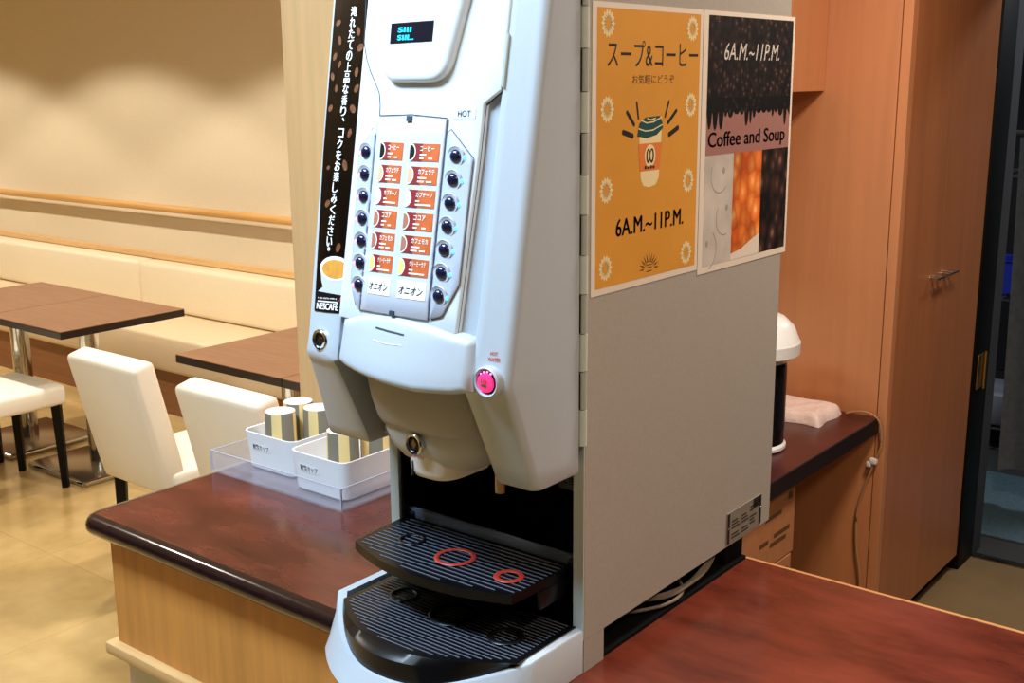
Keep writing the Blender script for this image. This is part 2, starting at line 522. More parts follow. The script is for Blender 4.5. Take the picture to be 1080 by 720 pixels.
t = thing('handrail', 'round wooden handrail fixed to the cream wall above the bench', 'handrail', (-5.5, 3.81, 1.0))
b = NB(); cyl(b, (-9.6, 3.80, 1.005), (-1.91, 3.80, 1.005), .021, n=20); part('rail', b, M['rail'], t)
for x in (-9.0, -7.75, -2.6):
    b = NB(); box(b, x - .02, x + .02, 3.80, 3.87, .965, .985, .003); part('bracket', b, M['rail'], t)

tg = 'square brown cafe tables'
def cafe_table(cx, cy, label):
    t = thing('cafe_table', label, 'table', (cx, cy, 0), tg)
    w = .297
    b = NB(); box(b, cx - w, cx + w, cy - .3, cy + .3, .702, .705, .001, 1); box(b, cx - w + .002, cx + w - .002, cy - .298, cy + .298, .69, .7025)
    top = part('tabletop', b, M['table'], t)
    b = NB(); box(b, cx - w, cx + w, cy - .3, cy + .3, .672, .702, .002, 1); part('edge_band', b, M['table_edge'], top, 'dark table edge')
    b = NB(); cyl(b, (cx, cy, .018), (cx, cy, .672), .042, n=28); part('pole', b, M['chrome'], t, 'chrome table pole')
    b = NB(); box(b, cx - .225, cx + .225, cy - .215, cy + .215, .010, .026, .004); part('base_plate', b, M['base_plate'], t, 'flat brushed metal base plate')
    b = NB()
    for sx in (-1, 1):
        cyl(b, (cx + sx * .222, cy - .215, .012), (cx + sx * .222, cy + .215, .012), .012, n=12)
    for sy in (-1, 1):
        cyl(b, (cx - .222, cy + sy * .213, .012), (cx + .222, cy + sy * .213, .012), .012, n=12)
    part('base_rim', b, M['chrome'], t, 'chrome base rim')
    return t
cafe_table(-4.565, 2.715, 'square brown cafe table with dark right edge, nearer one of the joined pair')
cafe_table(-5.165, 2.715, 'square brown cafe table at the left photo edge, beyond the seam of the joined pair')
cafe_table(-3.27, 2.765, 'square brown cafe table in front of the bench, behind the two white chair backs')
cafe_table(-2.672, 2.765, 'square brown cafe table mostly hidden beside the wooden pillar, behind the white cup boxes')

def make_chair(label):
    t = thing('dining_chair', label, 'chair', (0, 0, 0), 'white upholstered dining chairs')
    b = NB(); box(b, -.2, .2, -.225, .225, .365, .45, .02, 3); part('seat', b, M['chair_vinyl'], t)
    # backrest: leaning slab, slightly narrower towards the foot
    b = NB()
    tmp = bmesh.new(); box(tmp, -.192, .192, -.035, .05, 0, .46, .018, 3)
    bmesh.ops.bisect_plane(tmp, geom=tmp.verts[:] + tmp.edges[:] + tmp.faces[:], plane_co=(0, 0, .1), plane_no=(0, 0, 1))
    for v in tmp.verts:
        k = min(1, v.co.z / .1)
        v.co.x *= .95 + .05 * k
        v.co.y += .012 * (v.co.x / .19) ** 2
    merge(b, tmp, Matrix.Translation((0, -.215, .375)) @ Matrix.Rotation(math.radians(13), 4, 'X'))
    part('backrest', b, M['chair_vinyl'], t)
    for sx in (-1, 1):
        for sy in (-1, 1):
            b = NB()
            cyl(b, (sx * .178, sy * .19, 0), (sx * .172, sy * .185, .37), .0185, .026, n=4)
            part('leg', b, M['leg'], t, 'black leg', smooth=0)
    return t
ch = make_chair('white upholstered chair with tall back seen from behind, left of the two chair backs')
chairs = [(-3.26, 2.30, None),
          (-2.63, 2.27, 'white upholstered chair with low visible back just left of the white cup boxes'),
          (-4.59, 2.265, 'white chair at the left photo edge with black legs in front of the joined tables'),
          (-5.135, 2.262, 'white chair of which only a black leg shows at the left photo edge')]
for i, (x, y, lab) in enumerate(chairs):
    o = ch if i == 0 else copy_tree(ch)
    o.location = (x, y, 0)
    if lab: o['label'] = lab
    if i > 2: o.scale.z = .86

# =================================================================== FRONT COUNTER
t = thing('serving_counter', 'honey wood counter base with white plinth under the brown counter top', 'counter', (-.8, 1.35, 0))
b = NB(); box(b, -1.815, .9, 1.085, 1.60, .665, .885); part('wood_panel', b, M['wood'], t)
b = NB(); box(b, -1.835, .9, 1.066, 1.60, .645, .668, .004); part('trim_strip', b, M['wood_trim'], t)
b = NB(); box(b, -1.805, .9, 1.095, 1.60, 0, .646); part('plinth', b, M['plinth'], t, 'white plinth')
t = thing('countertop', 'glossy dark brown counter top under the coffee machine', 'countertop', (-.8, 1.35, .885))
b = NB(); box(b, -1.842, .9, 1.072, 1.617, .886, CT); part('top_surface', b, M['counter'], t)
b = NB()
prof = [(0, .006), (-.008, .002), (-.018, -.002 + .0), (-.022, -.012), (-.022, -.024), (-.016, -.033), (-.004, -.036), (.004, -.036)]
# bullnose edge swept along front and left end, mitred at the corner
def nose_strip(bm):
    pr = [(0.0, CT + .0004), (.010, CT - .001), (.018, CT - .006), (.0225, CT - .015), (.0225, CT - .024), (.017, CT - .032), (.006, CT - .036), (0.0, CT - .036)]
    pr = [(d, z) for d, z in pr]
    cx, cy, R = -1.842 + .02, 1.072 + .02, .02
    path = [(.9, 1.072, 0, -1), (cx, 1.072, 0, -1)]
    for k in range(1, 8):
        a = PI * 1.5 - k / 8 * PI / 2
        path.append((cx + R * math.cos(a), cy + R * math.sin(a), math.cos(a), math.sin(a)))
    path += [(-1.842, cy, -1, 0), (-1.842, 1.617, -1, 0)]
    rows = [[bm.verts.new((x + nx * d, y + ny * d, z)) for d, z in pr] for x, y, nx, ny in path]
    for a, c in zip(rows, rows[1:]):
        for i in range(len(pr) - 1):
            bm.faces.new((a[i], a[i + 1], c[i + 1], c[i]))
    bm.faces.new(rows[0]); bm.faces.new(list(reversed(rows[-1])))
nose_strip(b)
part('edge_nosing', b, M['lip'], t, 'near-black rounded counter edge', smooth=50)
b = NB(); box(b, -1.842, .9, 1.612, 1.6185, .9195, .9208); part('rear_edge', b, M['tape'], t, 'thin pale rear edge line')

# acrylic tray with two boxes of cups
TX0, TX1, TY0, TY1 = -1.860, -1.478, 1.350, 1.600
t = thing('acrylic_tray', 'clear acrylic tray on the counter holding two white cup boxes', 'tray', ((TX0 + TX1) / 2, (TY0 + TY1) / 2, CT))
w = .003
b = NB(); box(b, TX0, TX1, TY0, TY1, CT + .0005, CT + .004); part('tray_floor', b, M['acrylic'], t, smooth=0)
for nm, q in (('tray_wall', (TX0, TX1, TY0, TY0 + w)), ('tray_wall', (TX0, TX1, TY1 - w, TY1)), ('tray_wall', (TX0, TX0 + w, TY0 + w, TY1 - w)), ('tray_wall', (TX1 - w, TX1, TY0 + w, TY1 - w))):
    b = NB(); box(b, *q, CT + .004, CT + .044); wl = part(nm, b, M['acrylic'], t, smooth=0)
    b = NB(); box(b, *q, CT + .044, CT + .0452); part('bright_rim', b, M['acrylic_edge'], wl, smooth=0)
b = NB()
for x, y in ((TX0, TY0), (TX1 - w, TY0)): box(b, x, x + w, y - .0004, y + w, CT + .004, CT + .0445)
part('corner_edge', b, M['acrylic_edge'], t, smooth=0)

def cup_box(x0, x1, y0, y1, label):
    zf, zt = CT + .0045, CT + .082
    t = thing('storage_box', label, 'box', ((x0 + x1) / 2, (y0 + y1) / 2, zf), 'white plastic cup boxes')
    b = NB()
    def ring(z, ins):
        return [(x, y, z) for x, y in rounded([(x0 + ins, y0 + ins), (x1 - ins, y0 + ins), (x1 - ins, y1 - ins), (x0 + ins, y1 - ins)], .022, 6)]
    rings = [ring(zf, .010), ring(zf + .004, .006), ring(zt, .0), ring(zt + .001, .0012), ring(zt, .003), ring(zf + .006, .009), ]
    vr = [[b.verts.new(p) for p in r] for r in rings]
    n = len(vr[0])
    for a, c in zip(vr, vr[1:]):
        for i in range(n): b.faces.new((a[i], a[(i + 1) % n], c[(i + 1) % n], c[i]))
    b.faces.new(vr[0]); b.faces.new(vr[-1])
    bx = part('box_body', b, M['white_plastic'], t)
    # printed strip on the front wall
    def f(u, v):
        k = (v - zf) / (zt - zf)
        return (u, y0 + .006 * (1 - k) - .0006, v)
    u0 = x0 + .032
    b = NB(); flat(b, rect(u0 - .003, u0 + .051, zt - .036, zt - .021), f); st = part('paper_label', b, M['card'], t, smooth=0)
    b = NB(); text(b, '耐熱カップ', lambda u, v: Vector(f(u, v)) + Vector((0, -.0004, 0)), (u0, u0 + .048, zt - .034, zt - .023), bold=.012)
    part('lettering', b, M['ink'], st, smooth=0)
    return t
cup_box(-1.822, -1.668, 1.402, 1.560, 'white open plastic box of three striped paper cups, left one on the acrylic tray')
cup_box(-1.648, -1.494, 1.374, 1.550, 'white open plastic box partly behind the coffee machine, right one on the acrylic tray')

def make_cup(label, h=.112):
    z = CT + .0112
    t = thing('paper_cup', label, 'cup', (0, 0, z), 'upside-down striped paper cups')
    b = NB(); lathe(b, [(.0320, 0), (.0333, .002), (.0333, .005), (.0322, .006), (.0305, h - .001), (.0300, h), (.029, h - .001)], (0, 0, z), 36)
    part('cup_wall', b, M['cup'], t)
    b = NB(); lathe(b, [(.0001, h - .0022), (.0293, h - .0022), (.0296, h + .0004), (.0299, h + .0006)], (0, 0, z), 36)
    part('cup_bottom', b, M['cup_base'], t, 'white cup bottom')
    return t
cup = make_cup('upside-down striped paper cup standing frontmost in the left white box')
cups = [(-1.752, 1.446, .25, None), (-1.778, 1.516, .9, 'upside-down striped paper cup standing at the rear middle of the left white box'),
        (-1.7100, 1.510, 1.7, 'upside-down striped paper cup at the right rear of the left white box, beside the machine'),
        (-1.556, 1.432, .55, 'striped paper cup in the right white box, seen just left under the machine corner'),
        (-1.538, 1.503, 1.2, 'striped paper cup in the right white box, farthest right beside the machine frame')]
for i, (x, y, a, lab) in enumerate(cups):
    o = cup if i == 0 else copy_tree(cup)
    o.location = (x, y, CT + .0112); o.rotation_euler = (0, 0, a)
    if lab: o['label'] = lab

# =================================================================== COFFEE MACHINE
XR, XL, YF, YB, ZB, ZT = -.795, -1.143, 1.143, 1.685, .965, 1.885
XC = -.966
def S(x, z): return .969 + .183 * (z - 1.356) + .75 * (x + .97) ** 2
mach = thing('coffee_machine', 'silver-grey coffee vending machine with two columns of drink labels on the counter', 'coffee machine', (XC, 1.42, CT))

def slab(bm, poly, off, depth, bev=0.0, seg=3, Sf=S, dx=.012, dz=.03):
    """plate that follows the curved door front"""
    t = bmesh.new()
    A = [t.verts.new((x, off, z)) for x, z in poly]
    B = [t.verts.new((x, off + depth, z)) for x, z in poly]
    f = t.faces.new(A); t.faces.new(list(reversed(B)))
    n = len(poly)
    for i in range(n): t.faces.new((A[i], B[i], B[(i + 1) % n], A[(i + 1) % n]))
    bmesh.ops.recalc_face_normals(t, faces=t.faces[:])
    if bev:
        ed = [e for e in t.edges if all(abs(v.co.y - off) < 1e-7 for v in e.verts)]
        bmesh.ops.bevel(t, geom=ed, offset=bev, segments=seg, profile=.5, affect='EDGES')
    xs = [p[0] for p in poly]; zs = [p[1] for p in poly]
    x = min(xs) + dx
    while x < max(xs) - 1e-4:
        bmesh.ops.bisect_plane(t, geom=t.verts[:] + t.edges[:] + t.faces[:], plane_co=(x, 0, 0), plane_no=(1, 0, 0)); x += dx
    z = min(zs) + dz
    while z < max(zs) - 1e-4:
        bmesh.ops.bisect_plane(t, geom=t.verts[:] + t.edges[:] + t.faces[:], plane_co=(0, 0, z), plane_no=(0, 0, 1)); z += dz
    for v in t.verts: v.co.y += Sf(v.co.x, v.co.z)
    merge(bm, t)
    return bm

# ---- body
b = NB()
box(b, XR - .017, XR, YF, YB, ZB, ZT, .0015, 1)
box(b, XL, XL + .018, YF, YB, ZB, ZT, .0015, 1)
box(b, XL + .01, XR - .01, 1.42, YB - .001, ZB, ZT - .001)
box(b, XL + .01, XR - .01, YF + .01, YB - .001, 1.27, ZT - .001)
box(b, XL + .01, XR - .01, YF + .004, YB - .001, ZB + .0005, ZB + .008)
body = part('body', b, M['body'], mach)
for q in ((XR - .0166, XR - .0006), (XL + .0006, XL + .0175)):
    b = NB(); box(b, *q, YF - .0012, YF + .001, ZB + .002, 1.30); part('recess_frame', b, M['frame'], body, 'pale frame strip beside the cup recess')
b = NB()
box(b, XL + .018, XL + .021, YF + .004, 1.42, ZB + .008, 1.27); box(b, XR - .020, XR - .017, YF + .004, 1.42, ZB + .008, 1.27)
box(b, XL + .02, XR - .019, 1.41, 1.42, ZB + .008, 1.27); box(b, XL + .02, XR - .019, YF + .004, 1.41, 1.26, 1.27); box(b, XL + .02, XR - .019, YF + .004, 1.41, ZB + .008, ZB + .011)
part('recess_liner', b, M['black'], mach, 'black lining of the cup recess')
b = NB(); box(b, -1.03, -.93, 1.4075, 1.410, 1.052, 1.098); nt = part('notice', b, M['card'], mach, 'pale notice inside the recess', smooth=0)
b = NB(); fn = lambda u, v: (u, 1.4070, v)
text(b, 'ご注意ください', fn, (-1.02, -.94, 1.062, 1.075), bold=.01)
for z in (1.083, 1.090): flat(b, rect(-1.02, -.945, z, z + .003), fn)
part('lettering', b, M['ink'], nt, smooth=0)
# feet / plinth
for q in ((XR - .017, XR), (XL, XL + .018)):
    b = NB(); box(b, *q, YF, 1.19, CT + .0005, ZB + .001); part('front_foot', b, M['body'], mach)
b = NB(); box(b, XL + .03, XR - .075, 1.2, 1.60, CT + .0005, ZB); box(b, XL + .004, XR - .0035, 1.191, 1.611, CT + .0005, CT + .006); part('plinth', b, M['black_matte'], mach, 'black recessed plinth')
for x in (XL + .01, XR - .06):
    b = NB(); box(b, x, x + .05, 1.552, 1.612, CT + .006, ZB + .001, .003); part('rear_foot', b, M['black_matte'], mach, 'black rear foot')
# rating plate on the side
PX = lambda d: (lambda u, v: (XR + d, u, v))
b = NB(); box(b, XR, XR + .0015, 1.533, 1.650, .970, 1.023, .0006, 1); rp = part('rating_plate', b, M['plate'], mach, 'small metal rating plate', smooth=0)
b = NB(); f = PX(.0019)
flat(b, rect(1.534, 1.541, .971, 1.021), f); flat(b, rect(1.642, 1.649, .972, 1.022), f); flat(b, rect(1.62, 1.643, 1.006, 1.022), f)
for i in range(7):
    z = .977 + i * .0055
    for u0, u1 in ((1.547, 1.575), (1.58, 1.605), (1.609, 1.632)):
        if (i * 3 + int(u0 * 100)) % 4: flat(b, rect(u0, u1 - .004 * (i % 3), z, z + .0022), f)
part('print_lines', b, M['ink'], rp, smooth=0)
for y, z in ((1.5375, .996), (1.6455, 1.0)):
    b = NB(); ball(b, (XR + .002, y, z), .0022, n=10); part('rivet', b, M['chrome'], rp)

# ---- hinge along the door
b = NB()
z, k = 1.2377, 0
zs = [1.2377]
while zs[-1] < 1.86: zs.append(zs[-1] + .0486)
for i in range(len(zs) - 1):
    b = NB()
    if i % 2 == 0:
        cyl(b, (XR - .001, 1.137, zs[i] + .001), (XR - .001, 1.137, zs[i + 1] - .001), .0066, n=14); part('hinge_knuckle', b, M['frame'], mach, 'pale hinge knuckle')
    else:
        cyl(b, (XR - .001, 1.1378, zs[i]), (XR - .001, 1.1378, zs[i + 1]), .0058, n=14); lf = part('hinge_leaf', b, M['hinge'], mach)
        b = NB(); box(b, XR - .004, XR + .0008, 1.1292, 1.1312, zs[i] + .001, zs[i + 1] - .001); part('hinge_gap', b, M['black_matte'], lf, 'dark gap')

# ---- door
def yfront(x, z):
    if z >= 1.345: return S(x, z)
    k = (1.345 - z) / (1.345 - 1.206)
    y0 = S(x, 1.345)
    return y0 + min(k, k * k * 8 + .0) * (1.040 - y0)
def post(side):
    bm = NB()
    if side > 0: xo, xi = XR, -.8425
    else: xo, xi = XL - .004, -1.0635
    lo_ = 1.203 if side > 0 else 1.214
    zs = [lo_, lo_ + .003] + [1.23, 1.25, 1.28, 1.31, 1.322, 1.327, 1.332, 1.337, 1.342, 1.346, 1.36, 1.38] + [1.38 + (ZT - 1.38) * i / 12 for i in range(1, 13)]
    rows = []
    for z in zs:
        if side < 0:
            xo = -1.136 - .014 * max(0, min(1, (z - 1.36) / .42))
            if z < 1.36: xo = -1.136 - .021 * min(1, (1.36 - z) / .15)
            xi2 = xi if z > 1.34 else -1.073
        else: xi2 = xi if z > 1.39 else xi - .014 * min(1, (1.39 - z) / .05)
        s = 1 if side > 0 else -1
        r = .013 if side > 0 else .008
        pts = [(xi2, yfront(xi2, z) + .002), (xi2 + s * .003, yfront(xi2, z))]
        for q in range(4):
            x = xi2 + s * .003 + (xo - s * r - xi2 - s * .003) * (q + 1) / 4
            pts.append((x, yfront(x, z)))
        ce = yfront(xo - s * r, z) + r
        for q in range(1, 6):
            a = q / 5 * PI / 2
            pts.append((xo - s * r + s * r * math.sin(a), ce - r * math.cos(a)))
        pts += [(xo, max(ce + .002, 1.10)), (xo, 1.1285), (xo, 1.129), (xi2, 1.129)]
        if z < lo_ + .001: pts = [(x + (-.0015 if (x - (xo + xi2) / 2) > 0 else .0015), y + .0015 if y < 1.1 else y) for x, y in pts]
        rows.append([bm.verts.new((x, y, z)) for x, y in pts])
    n = len(rows[0])
    for a, c in zip(rows, rows[1:]):
        for i in range(n): bm.faces.new((a[i], a[(i + 1) % n], c[(i + 1) % n], c[i]))
    bm.faces.new(rows[0]); bm.faces.new(rows[-1])
    return bm
part('door_post', post(1), M['paint'], mach, smooth=50)
part('door_post', post(-1), M['paint'], mach, smooth=50)
# filleted strip between console and right post, and the door's inner shell
b = NB(); slab(b, [(-1.068, 1.36), (-.841, 1.36), (-.841, ZT), (-1.068, ZT)], .007, .055); part('door_shell', b, M['paint'], mach, smooth=50)
b = NB(); box(b, -1.078, -.838, 1.09, 1.1295, 1.235, ZT); part('door_lining', b, M['under'], mach, smooth=0)
# console plate
b = NB()
poly = [(-1.0635, 1.398), (-.8675, 1.398), (-.8640, 1.51), (-.8610, 1.60), (-.8605, 1.662), (-.8395, 1.678), (-.8400, ZT), (-1.0635, ZT)]
slab(b, poly, -.003, .02, .0022, 2)
part('console', b, M['paint_console'], mach, smooth=50)
# dark gap lines
def line(bm, pts, w, off, Sf=S):
    for (x0, z0), (x1, z1) in zip(pts, pts[1:]):
        d = Vector((x1 - x0, z1 - z0)); l = d.length; d.normalize(); nrm = Vector((-d.y, d.x)) * w / 2
        m = max(1, int(l / .02))
        for i in range(m):
            a = Vector((x0, z0)) + d * l * i / m; c = Vector((x0, z0)) + d * l * (i + 1) / m
            q = [a - nrm, c - nrm, c + nrm, a + nrm]
            bm.faces.new([bm.verts.new((p.x, Sf(p.x, p.y) + off, p.y)) for p in q])
b = NB()
line(b, [(-.8385, 1.678), (-.8605, 1.6605), (-.8612, 1.60), (-.8642, 1.51), (-.8679, 1.398)], .0022, .0012)
line(b, [(-1.0665, 1.79), (-1.062, 1.7356), (-1.054, 1.716), (-1.0436, 1.70), (-1.031, 1.685), (-1.0235, 1.675), (-1.0195, 1.66), (-1.0185, 1.648)], .0013, -.0035)
part('seam', b, M['seam'], mach, 'dark panel seams', smooth=0)
b = NB(); slab(b, [(-.8408, 1.682), (-.8372, 1.679), (-.8372, 1.738), (-.8412, 1.744)], -.0036, .006, .0008, 1); part('latch_strip', b, M['hinge'], mach, 'grey latch strip beside the console')
# display pod
b = NB()
pod = rounded([(-1.0285, ZT), (-1.0105, 1.687), (-.9105, 1.687), (-.8700, ZT)], [0, .024, .026, 0], 7)
slab(b, pod, -.015, .014, .008, 4)
pd = part('display_pod', b, M['paint_console'], mach, 'raised display hood', smooth=50)
b = NB(); slab(b, [(-.9995, 1.7325), (-.932, 1.7338), (-.932, 1.7572), (-1.0, 1.756)], -.0158, .002); scr = part('screen', b, M['screen'], pd, 'dark screen', smooth=0)
b = NB(); fs = lambda u, v: (u, S(u, v) - .0163, v)
text(b, 'SIII', fs, (-.987, -.965, 1.745, 1.751), bold=.02); text(b, 'SIIL.', fs, (-.987, -.960, 1.736, 1.742), bold=.02)
part('lettering', b, M['cyan'], scr, 'glowing cyan readout', smooth=0)

# label panel and its cards
b = NB(); slab(b, [(-1.0185, 1.413), (-.908, 1.413), (-.908, 1.6445), (-.963, 1.648), (-1.0185, 1.646)], -.0062, .004, .0008, 1)
lp = part('label_panel', b, M['paint_label'], mach, 'blue-white drink label panel', smooth=50)
b = NB(); line(b, [(-1.0185, 1.6475), (-.963, 1.6495), (-.908, 1.646)], .0014, -.0045); line(b, [(-.9072, 1.646), (-.9072, 1.413)], .0014, -.0045); line(b, [(-1.0193, 1.646), (-1.0193, 1.41)], .0018, -.0045)
part('panel_outline', b, M['seam'], lp, smooth=0)
b = NB(); slab(b, [(-.967, 1.642), (-.959, 1.642), (-.959, 1.648), (-.967, 1.648)], -.0085, .003); part('latch', b, M['seam'], lp, 'small dark latch', smooth=0)
b = NB(); slab(b, [(-.965, 1.4135), (-.958, 1.4135), (-.958, 1.4185), (-.965, 1.4185)], -.0085, .003); part('latch', b, M['seam'], lp, 'small dark latch', smooth=0)
names = ['コーヒー', 'カフェラテ', 'カプチーノ', 'ココア', 'カフェモカ', 'クリーミーラテ', 'オニオン']
dots = ['d_black', 'd_cream', 'd_white', 'd_cocoa', 'd_cocoa', 'd_yellow', None]
for cx0, cx1 in ((-1.0075, -.969), (-.9570, -.9125)):
    for i in range(7):
        z1 = 1.6165 - .02685 * i; z0 = z1 - .0205
        W = cx1 - cx0
        base = -.0068
        sf = lambda o: (lambda u, v: (u, S(u, v) + o, v))
        b = NB()
        slab(b, rect(cx0, cx1, z0, z1), base, .0012)
        c = part('drink_label', b, M['card'] if i == 6 else M['lab_orange'], mach, 'handwritten white drink label' if i == 6 else 'orange drink label', smooth=0)
        if i == 6:
            b = NB(); text(b, names[6], sf(base - .0004), (cx0 + W * .06, cx1 - W * .1, z0 + .005, z1 - .006), shear=.25, bold=.01); part('lettering', b, M['ink'], c, smooth=0)
            continue
        b = NB(); flat(b, rect(cx0, cx0 + W * .42, z0, z1), sf(base - .0003)); part('maroon_end', b, M['lab_red'], c, smooth=0)
        r = .0112
        half = lambda rr: ell(cx0, (z0 + z1) / 2, rr * .85, rr * .95, 16, -PI / 2, PI / 2)
        b = NB(); flat(b, [(u, max(z0, min(z1, v))) for u, v in half(r)], sf(base - .0005)); part('cup_rim_print', b, M['d_white'], c, smooth=0)
        b = NB(); flat(b, [(u, max(z0, min(z1, v))) for u, v in half(r - .0018)], sf(base - .0007)); part('drink_print', b, M[dots[i]], c, smooth=0)
        b = NB(); k = len(names[i]); full = W * .56
        text(b, names[i], sf(base - .0006), (cx0 + W * .36, cx0 + W * .36 + full * min(1, .28 + .145 * k), z1 - .0085, z1 - .0025), bold=.016)
        for q in range(2):
            zz = z0 + .0025 + q * .0042
            flat(b, rect(cx0 + W * .36, cx0 + W * (.5 + .08 * ((i + q) % 3)), zz, zz + .0018), sf(base - .0006))
            if q == 0: flat(b, rect(cx0 + W * .66, cx0 + W * (.8 + .05 * (i % 3)), zz, zz + .0018), sf(base - .0006))
        part('lettering', b, M['ink_white'], c, smooth=0)

# button panels with seven buttons each
b = NB(); slab(b, rounded([(-.9050, 1.415), (-.8880, 1.419), (-.8685, 1.457), (-.8665, 1.600), (-.9000, 1.632), (-.9050, 1.628)], [.002, .004, .004, .004, .004, .002], 3), -.0058, .004, .0008, 1)
part('button_panel', b, M['paint_wing'], mach, 'blue-grey button panel', smooth=50)
b = NB(); slab(b, rounded([(-1.0215, 1.412), (-1.0300, 1.419), (-1.0430, 1.445), (-1.0500, 1.598), (-1.0280, 1.632), (-1.0215, 1.626)], [.002, .004, .004, .004, .004, .002], 3), -.0058, .004, .0008, 1)
part('button_panel', b, M['paint_wing'], mach, 'blue-grey button panel', smooth=50)
b = NB(); line(b, [(-.9058, 1.413), (-.8875, 1.418), (-.8678, 1.457), (-.8657, 1.601), (-.9003, 1.6335), (-.9058, 1.629)], .001, -.0042)
part('panel_outline', b, M['seam'], mach, smooth=0)
b = NB(); line(b, [(-1.0305, 1.417), (-1.0437, 1.445), (-1.0508, 1.599), (-1.0278, 1.6335)], .001, -.0042)
part('panel_outline', b, M['seam'], mach, smooth=0)
for side in (1, -1):
    for i in range(7):
        z = 1.603 - .0268 * i
        x = (-.8895 - .0008 * i) if side > 0 else (-1.0345 + .0016 * i)
        y = S(x, z) - .0058
        b = NB(); ball(b, (x, y, z), .0081, .0052, .0081)
        bt = part('drink_button', b, M['button'], mach, 'dark navy drink button')
        b = NB(); lathe(b, [(.0098, 0), (.0120, .0012), (.0124, .0008), (.0126, -.001)], (x, y, z), 28, 'y'); part('button_ring', b, M['ring'], bt)
        xl = x + side * .0120
        if side < 0: xl = x - .0105
        b = NB(); ball(b, (xl, S(xl, z) - .0062, z - .001), .0027, .0020, .0027, n=12)
        part('indicator_light', b, M['led_blue'] if side > 0 else M['led_pink'], bt, 'blue indicator light' if side > 0 else 'pink indicator light')
# HOT sticker
b = NB(); slab(b, rect(-.9015, -.870, 1.645, 1.657), -.0036, .0005); hs = part('hot_sticker', b, M['paint_console'], mach, 'HOT sticker', smooth=0)
b = NB(); text(b, 'HOT', lambda u, v: (u, S(u, v) - .0041, v), (-.8935, -.8765, 1.648, 1.655)); part('lettering', b, M['ink'], hs, smooth=0)

# chin panel
def chinS(x, z):
    k = max(0, 1 - ((x + .946) / .112) ** 2)
    zz = max(0, min(1, (1.412 - z) / .08))
    return S(x, z) - .003 - .012 * k * (.25 + .75 * math.sin(zz * PI / 2)) - .004 * zz
chin = [(-1.054, 1.398), (-1.02, 1.408), (-.99, 1.4125), (-.96, 1.414), (-.93, 1.412), (-.90, 1.408), (-.87, 1.4025), (-.840, 1.396),
        (-.838, 1.336), (-.86, 1.331), (-.91, 1.329), (-.957, 1.332), (-1.0, 1.336), (-1.035, 1.340), (-1.054, 1.344)]
b = NB(); slab(b, chin, -.001, .075, .011, 5, chinS); cn = part('chin_panel', b, M['paint'], mach, 'bulging panel below the drink labels', smooth=60)
b = NB(); line(b, [(-.983, 1.3965), (-.960, 1.3950), (-.935, 1.3935)], .0020, -.0016, chinS); part('slot', b, M['seam'], cn, 'dark slot line', smooth=0)
b = NB(); line(b, [(-.983, 1.3825), (-.960, 1.3805), (-.935, 1.3815)], .0009, -.0016, chinS); part('slot_lip', b, M['ink_white'], cn, smooth=0)

# nose below the chin
def nose(rows, cx=-.955, yb=1.12, n=28, ex=.62):
    bm = NB(); R = []
    for z, hw, yf in rows:
        ring = []
        for i in range(n + 1):
            a = PI * i / n
            c_ = math.cos(a)
            ring.append(bm.verts.new((cx - hw * math.copysign(abs(c_) ** .62, c_), yb - (yb - yf) * max(0, math.sin(a)) ** .42, z)))
        R.append(ring)
    for a, c in zip(R, R[1:]):
        for i in range(n): bm.faces.new((a[i], a[i + 1], c[i + 1], c[i]))
        bm.faces.new((a[n], a[0], c[0], c[n]))
    bm.faces.new(R[0]); bm.faces.new(R[-1])
    return bm
part('lower_cover', nose([(1.345, .106, .985), (1.32, .104, .986), (1.29, .100, .991), (1.266, .095, .998), (1.258, .092, 1.003), (1.256, .086, 1.02)], cx=-.957), M['under'], mach, 'grey cover under the chin', smooth=60)
part('spout_housing', nose([(1.262, .090, 1.006), (1.245, .087, 1.008), (1.228, .079, 1.013), (1.214, .066, 1.022), (1.205, .054, 1.034), (1.202, .046, 1.05)], cx=-.957), M['spout'], mach, 'pale rounded spout housing', smooth=60)
sp = part('spout_cover', nose([(1.226, .042, 1.017), (1.200, .041, 1.018), (1.1925, .036, 1.022), (1.189, .028, 1.032)], cx=-.957, yb=1.10), M['white_plastic'], mach, 'white spout cover', smooth=60)
b = NB(); box(b, -.9784, -.9774, 1.0172, 1.05, 1.1935, 1.213); part('seam', b, M['seam'], sp, smooth=0)
b = NB(); box(b, -1.07, -.855, 1.06, 1.1295, 1.222, 1.236, .003); part('underside_plate', b, M['under'], mach)
b = NB(); cyl(b, (-.868, 1.062, 1.182), (-.868, 1.062, 1.23), .0068, n=20); part('water_nozzle', b, M['steel'], mach, 'brass-toned metal nozzle')
# locks
def lock(x, y, z, r):
    b = NB(); lathe(b, [(r, -.004), (r, .002), (r * .88, .0035), (r * .74, .003), (r * .66, -.001)], (x, y, z), 28, 'y')
    lk = part('lock', b, M['chrome'], mach, 'round chrome lock')
    b = NB(); lathe(b, [(r * .66, -.001), (r * .62, .0005), (.0001, .0005)], (x, y, z), 24, 'y'); part('lock_core', b, M['black'], lk)
    b = NB(); box(b, x - r * .12, x + r * .12, y - .0016, y + .001, z - r * .42, z + r * .42); cyl(b, (x, y - .0012, z), (x, y, z), r * .3, n=16); part('keyhole', b, M['steel'], lk)
lock(-1.1005, S(-1.1005, 1.362) - .001, 1.362, .0142)
lock(-.959, 1.0035, 1.243, .0140)
b = NB(); text(b, 'OPEN', lambda u, v: (u, 1.0085, v), (-.969, -.949, 1.2225, 1.2265), bold=.01); part('lettering', b, M['ink_red'], mach, smooth=0)
